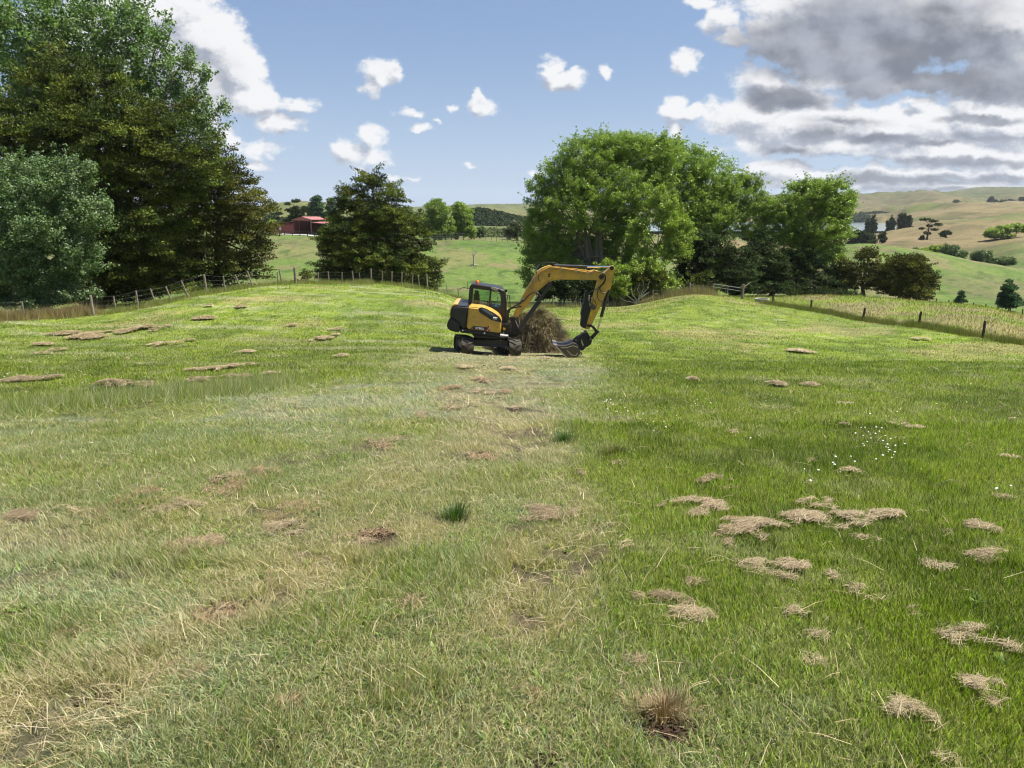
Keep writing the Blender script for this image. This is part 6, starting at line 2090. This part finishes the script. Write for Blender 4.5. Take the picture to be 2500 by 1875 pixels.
b_ = ground(1555, 68.2)
snag('dead_branches', 'bleached leafless branches standing at the batten fence behind the bucket arm', b_,
     [[(.1, 0, .5), (.25, 0, 1.2), (.2, .1, 2.0)], [(.1, 0, .4), (.5, 0, 1.0), (.9, -.1, 1.5), (1.1, 0, 2.2)], [(.2, 0, .5), (.7, 0, .9), (1.2, 0, 1.2)], [(-.1, 0, .5), (-.5, 0, 1.0), (-.6, 0, 1.7)], [(-.2, 0, .3), (-.9, 0, .8), (-1.2, 0, 1.3)],
      [(.3, 0, .8), (.6, 0, 1.6), (.5, .1, 2.3)], [(.25, 0, .7), (.0, 0, 1.4), (.1, 0, 1.9)], [(.3, 0, .3), (1.0, 0, .5), (1.5, 0, .75)], [(-.3, 0, .2), (-1.2, 0, .35), (-1.7, 0, .7)]], .06)
b_ = ground(1157, 118)
snag('dead_stump_tree', 'single bare grey dead trunk standing in the open pasture behind the excavator', b_, [[(0, 0, 1.2), (.1, 0, 2.6)], [(0, 0, 1.2), (-.3, 0, 2.0)], [(0, 0, 1.5), (.5, 0, 2.3)], [(.3, 0, .1), (.6, 0, .15)], [(-.4, 0, .1), (-.6, 0, .1)]], .17)

# ------------------------------------------------------------------ barn
m_redw, nt, out = new_mat("barn_red_iron")
b = nt.n('ShaderNodeBsdfPrincipled')
tc = nt.n('ShaderNodeTexCoord').outputs['Object']
wv_ = nt.n('ShaderNodeTexWave', bands_direction='X')
nt.put(wv_.inputs[0], tc)
wv_.inputs['Scale'].default_value = 2.2
nn = nt.noise(tc, 1.2, 5, .6)
c = nt.mixc(nt.smooth(nn, .35, .7), (0.29, 0.055, 0.045), (0.22, 0.06, 0.05))
nt.put(b.inputs['Base Color'], c)
b.inputs['Roughness'].default_value = .6
bp = nt.n('ShaderNodeBump')
bp.inputs['Strength'].default_value = .5
bp.inputs['Distance'].default_value = .05
nt.put(bp.inputs['Height'], wv_.outputs[1])
nt.put(b.inputs['Normal'], bp.outputs[0])
nt.put(out.inputs[0], b.outputs[0])
m_roof = paint("barn_roof_red", (0.34, 0.12, 0.11), .5, spec=.4, dirt=.4, dirtcol=(0.3, .18, .15), scale=1)
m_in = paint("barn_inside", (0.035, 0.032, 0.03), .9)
m_pw = paint("white_frame", (0.7, 0.7, 0.68), .6)
BO = ground(722, 186)
barn = empty('barn', BO, 'red iron barn with an open dark bay and red roof beyond the paddock', 'barn', rz=math.radians(-9))


def bbox(name, mat, x0, x1, y0, y1, z0, z1, parent=barn, bevel=0):
    mb = MB()
    mb.box(((x0 + x1) / 2, (y0 + y1) / 2, (z0 + z1) / 2), x1 - x0, y1 - y0, z1 - z0)
    return mb.build(name, mat, parent, bevel=bevel)


S_ = 186 / FPX
X0, X1, X2, X3 = -6.6, -.3, 4.4, 9.2      # left wing | open bay | right lean-to
bbox('front_wall', m_redw, X0, X1, 0, .15, -.5, 2.75)
lw = bbox('left_wall', m_redw, X0, X0 + .15, .15, 9, -.5, 2.75)
bbox('back_wall', m_redw, X0 + .15, X3, 8.85, 9, -.5, 3.0)
bbox('bay_side_wall', m_redw, X1 - .01, X1 + .12, .16, 8.8, -.5, 3.6)
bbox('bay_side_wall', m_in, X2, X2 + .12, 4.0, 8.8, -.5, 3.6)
bbox('right_wall', m_redw, X3 - .15, X3, 0, 8.8, -.5, 2.6)
dr = bbox('sliding_door', m_redw, -3.3, -.9, -.1, -.03, -.2, 2.35)
bbox('door_rail', m_blk2, -3.4, -.8, -.12, -.04, 2.4, 2.5, parent=dr)
bbox('window', m_pw, -4.3, -3.85, -.06, .0, 1.1, 1.75)
for xx in (X1 + .05, X1 + 1.55, X2 - .05):
    bbox('bay_post', m_postd if xx < 4 else m_post, xx - .1, xx + .1, -.1, .1, -.5, 3.5)
bbox('lean_to_rail', m_blk2, X2 + .2, X3 - .2, .1, .2, 1.0, 1.15)
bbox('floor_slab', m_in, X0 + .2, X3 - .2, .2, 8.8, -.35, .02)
mb = MB()
xm = (X1 + X2) / 2
for (xa, za, xb, zb) in ((X1 - .3, 3.75, xm, 4.45), (xm, 4.45, X2 + .3, 3.75)):
    mb.prism([Vector((xa, -.3, za)), Vector((xb, -.3, zb)), Vector((xb, 9.3, zb)), Vector((xa, 9.3, za))], [Vector((xa, -.3, za - .1)), Vector((xb, -.3, zb - .1)), Vector((xb, 9.3, zb - .1)), Vector((xa, 9.3, za - .1))])
mb.prism([Vector((X1, -.02, 3.5)), Vector((X2, -.02, 3.5)), Vector((X2, -.02, 3.7)), Vector((xm, -.02, 4.3)), Vector((X1, -.02, 3.7))], [Vector((X1, .1, 3.5)), Vector((X2, .1, 3.5)), Vector((X2, .1, 3.7)), Vector((xm, .1, 4.3)), Vector((X1, .1, 3.7))])
mb.build('roof', m_roof, barn)
mb = MB()
for (xa, za, xb, zb) in ((X0 - .4, 2.72, X1 - .02, 3.25), (X2 + .14, 3.1, X3 + .3, 2.6)):
    mb.prism([Vector((xa, -.3, za)), Vector((xb, -.3, zb)), Vector((xb, 9.2, zb)), Vector((xa, 9.2, za))], [Vector((xa, -.3, za - .1)), Vector((xb, -.3, zb - .1)), Vector((xb, 9.2, zb - .1)), Vector((xa, 9.2, za - .1))])
mb.build('wing_roof', m_roof, barn)
# gravel yard
pxs = np.linspace(625, 815, 40)
Ds = np.linspace(175.5, 183, 10)
GX = np.array([[ground(p, d) for d in Ds] for p in pxs])
ii = np.arange(400).reshape(40, 10)
qf = np.stack([ii[:-1, :-1], ii[1:, :-1], ii[1:, 1:], ii[:-1, 1:]], -1).reshape(-1, 4)
GX = GX.reshape(-1, 3)
GX[:, 2] += .12
m_grav = paint("pale_gravel", (0.42, 0.40, 0.37), .95, spec=.1, scale=3)
o = mesh_np('gravel_yard', GX, qf, 4, m_grav)
tag(o, kind='structure')
# far farmhouse roofs high on the right hand hill
m_tr = paint("far_roof", (0.6, 0.6, 0.6), .6)
for (px, py, w, lab) in ((2392, 477, 9, 'tiny pale farm building high on the far hill'),):
    p = ground(px, 1830)
    mb = MB()
    s = 1830 / FPX
    mb.box(p + Vector((0, 0, 2)), 9 * s, 8, 4)
    mb.add([p + Vector(q) for q in [(-5 * s, -5, 4.01), (5 * s, -5, 4.01), (5 * s, 5, 4.01), (-5 * s, 5, 4.01), (-4 * s, 0, 6.5), (4 * s, 0, 6.5)]], [(0, 1, 5, 4), (2, 3, 4, 5), (1, 2, 5), (3, 0, 4), (0, 3, 2, 1)])
    o = mb.build('farm_building', m_tr, None, origin=p)
    tag(o, lab, 'building')
# ------------------------------------------------------------------ air
m_haze, nt, out = new_mat("haze_air")
pv = nt.n('ShaderNodeVolumePrincipled')
pv.inputs['Color'].default_value = (0.86, 0.92, 1.0, 1)
pv.inputs['Density'].default_value = 0.00006
pv.inputs['Anisotropy'].default_value = 0.1
nt.put(out.inputs['Volume'], pv.outputs[0])
mb = MB()
ztop = float(max(gz.max(), 30)) + 20
zbot = float(gz.min()) - 1.5
mb.box((0, 0, (ztop + zbot) / 2), 12200, 12200, ztop - zbot)
hz_o = mb.build('haze', m_haze)
tag(hz_o, 'thin summer haze over the hills', kind='stuff')
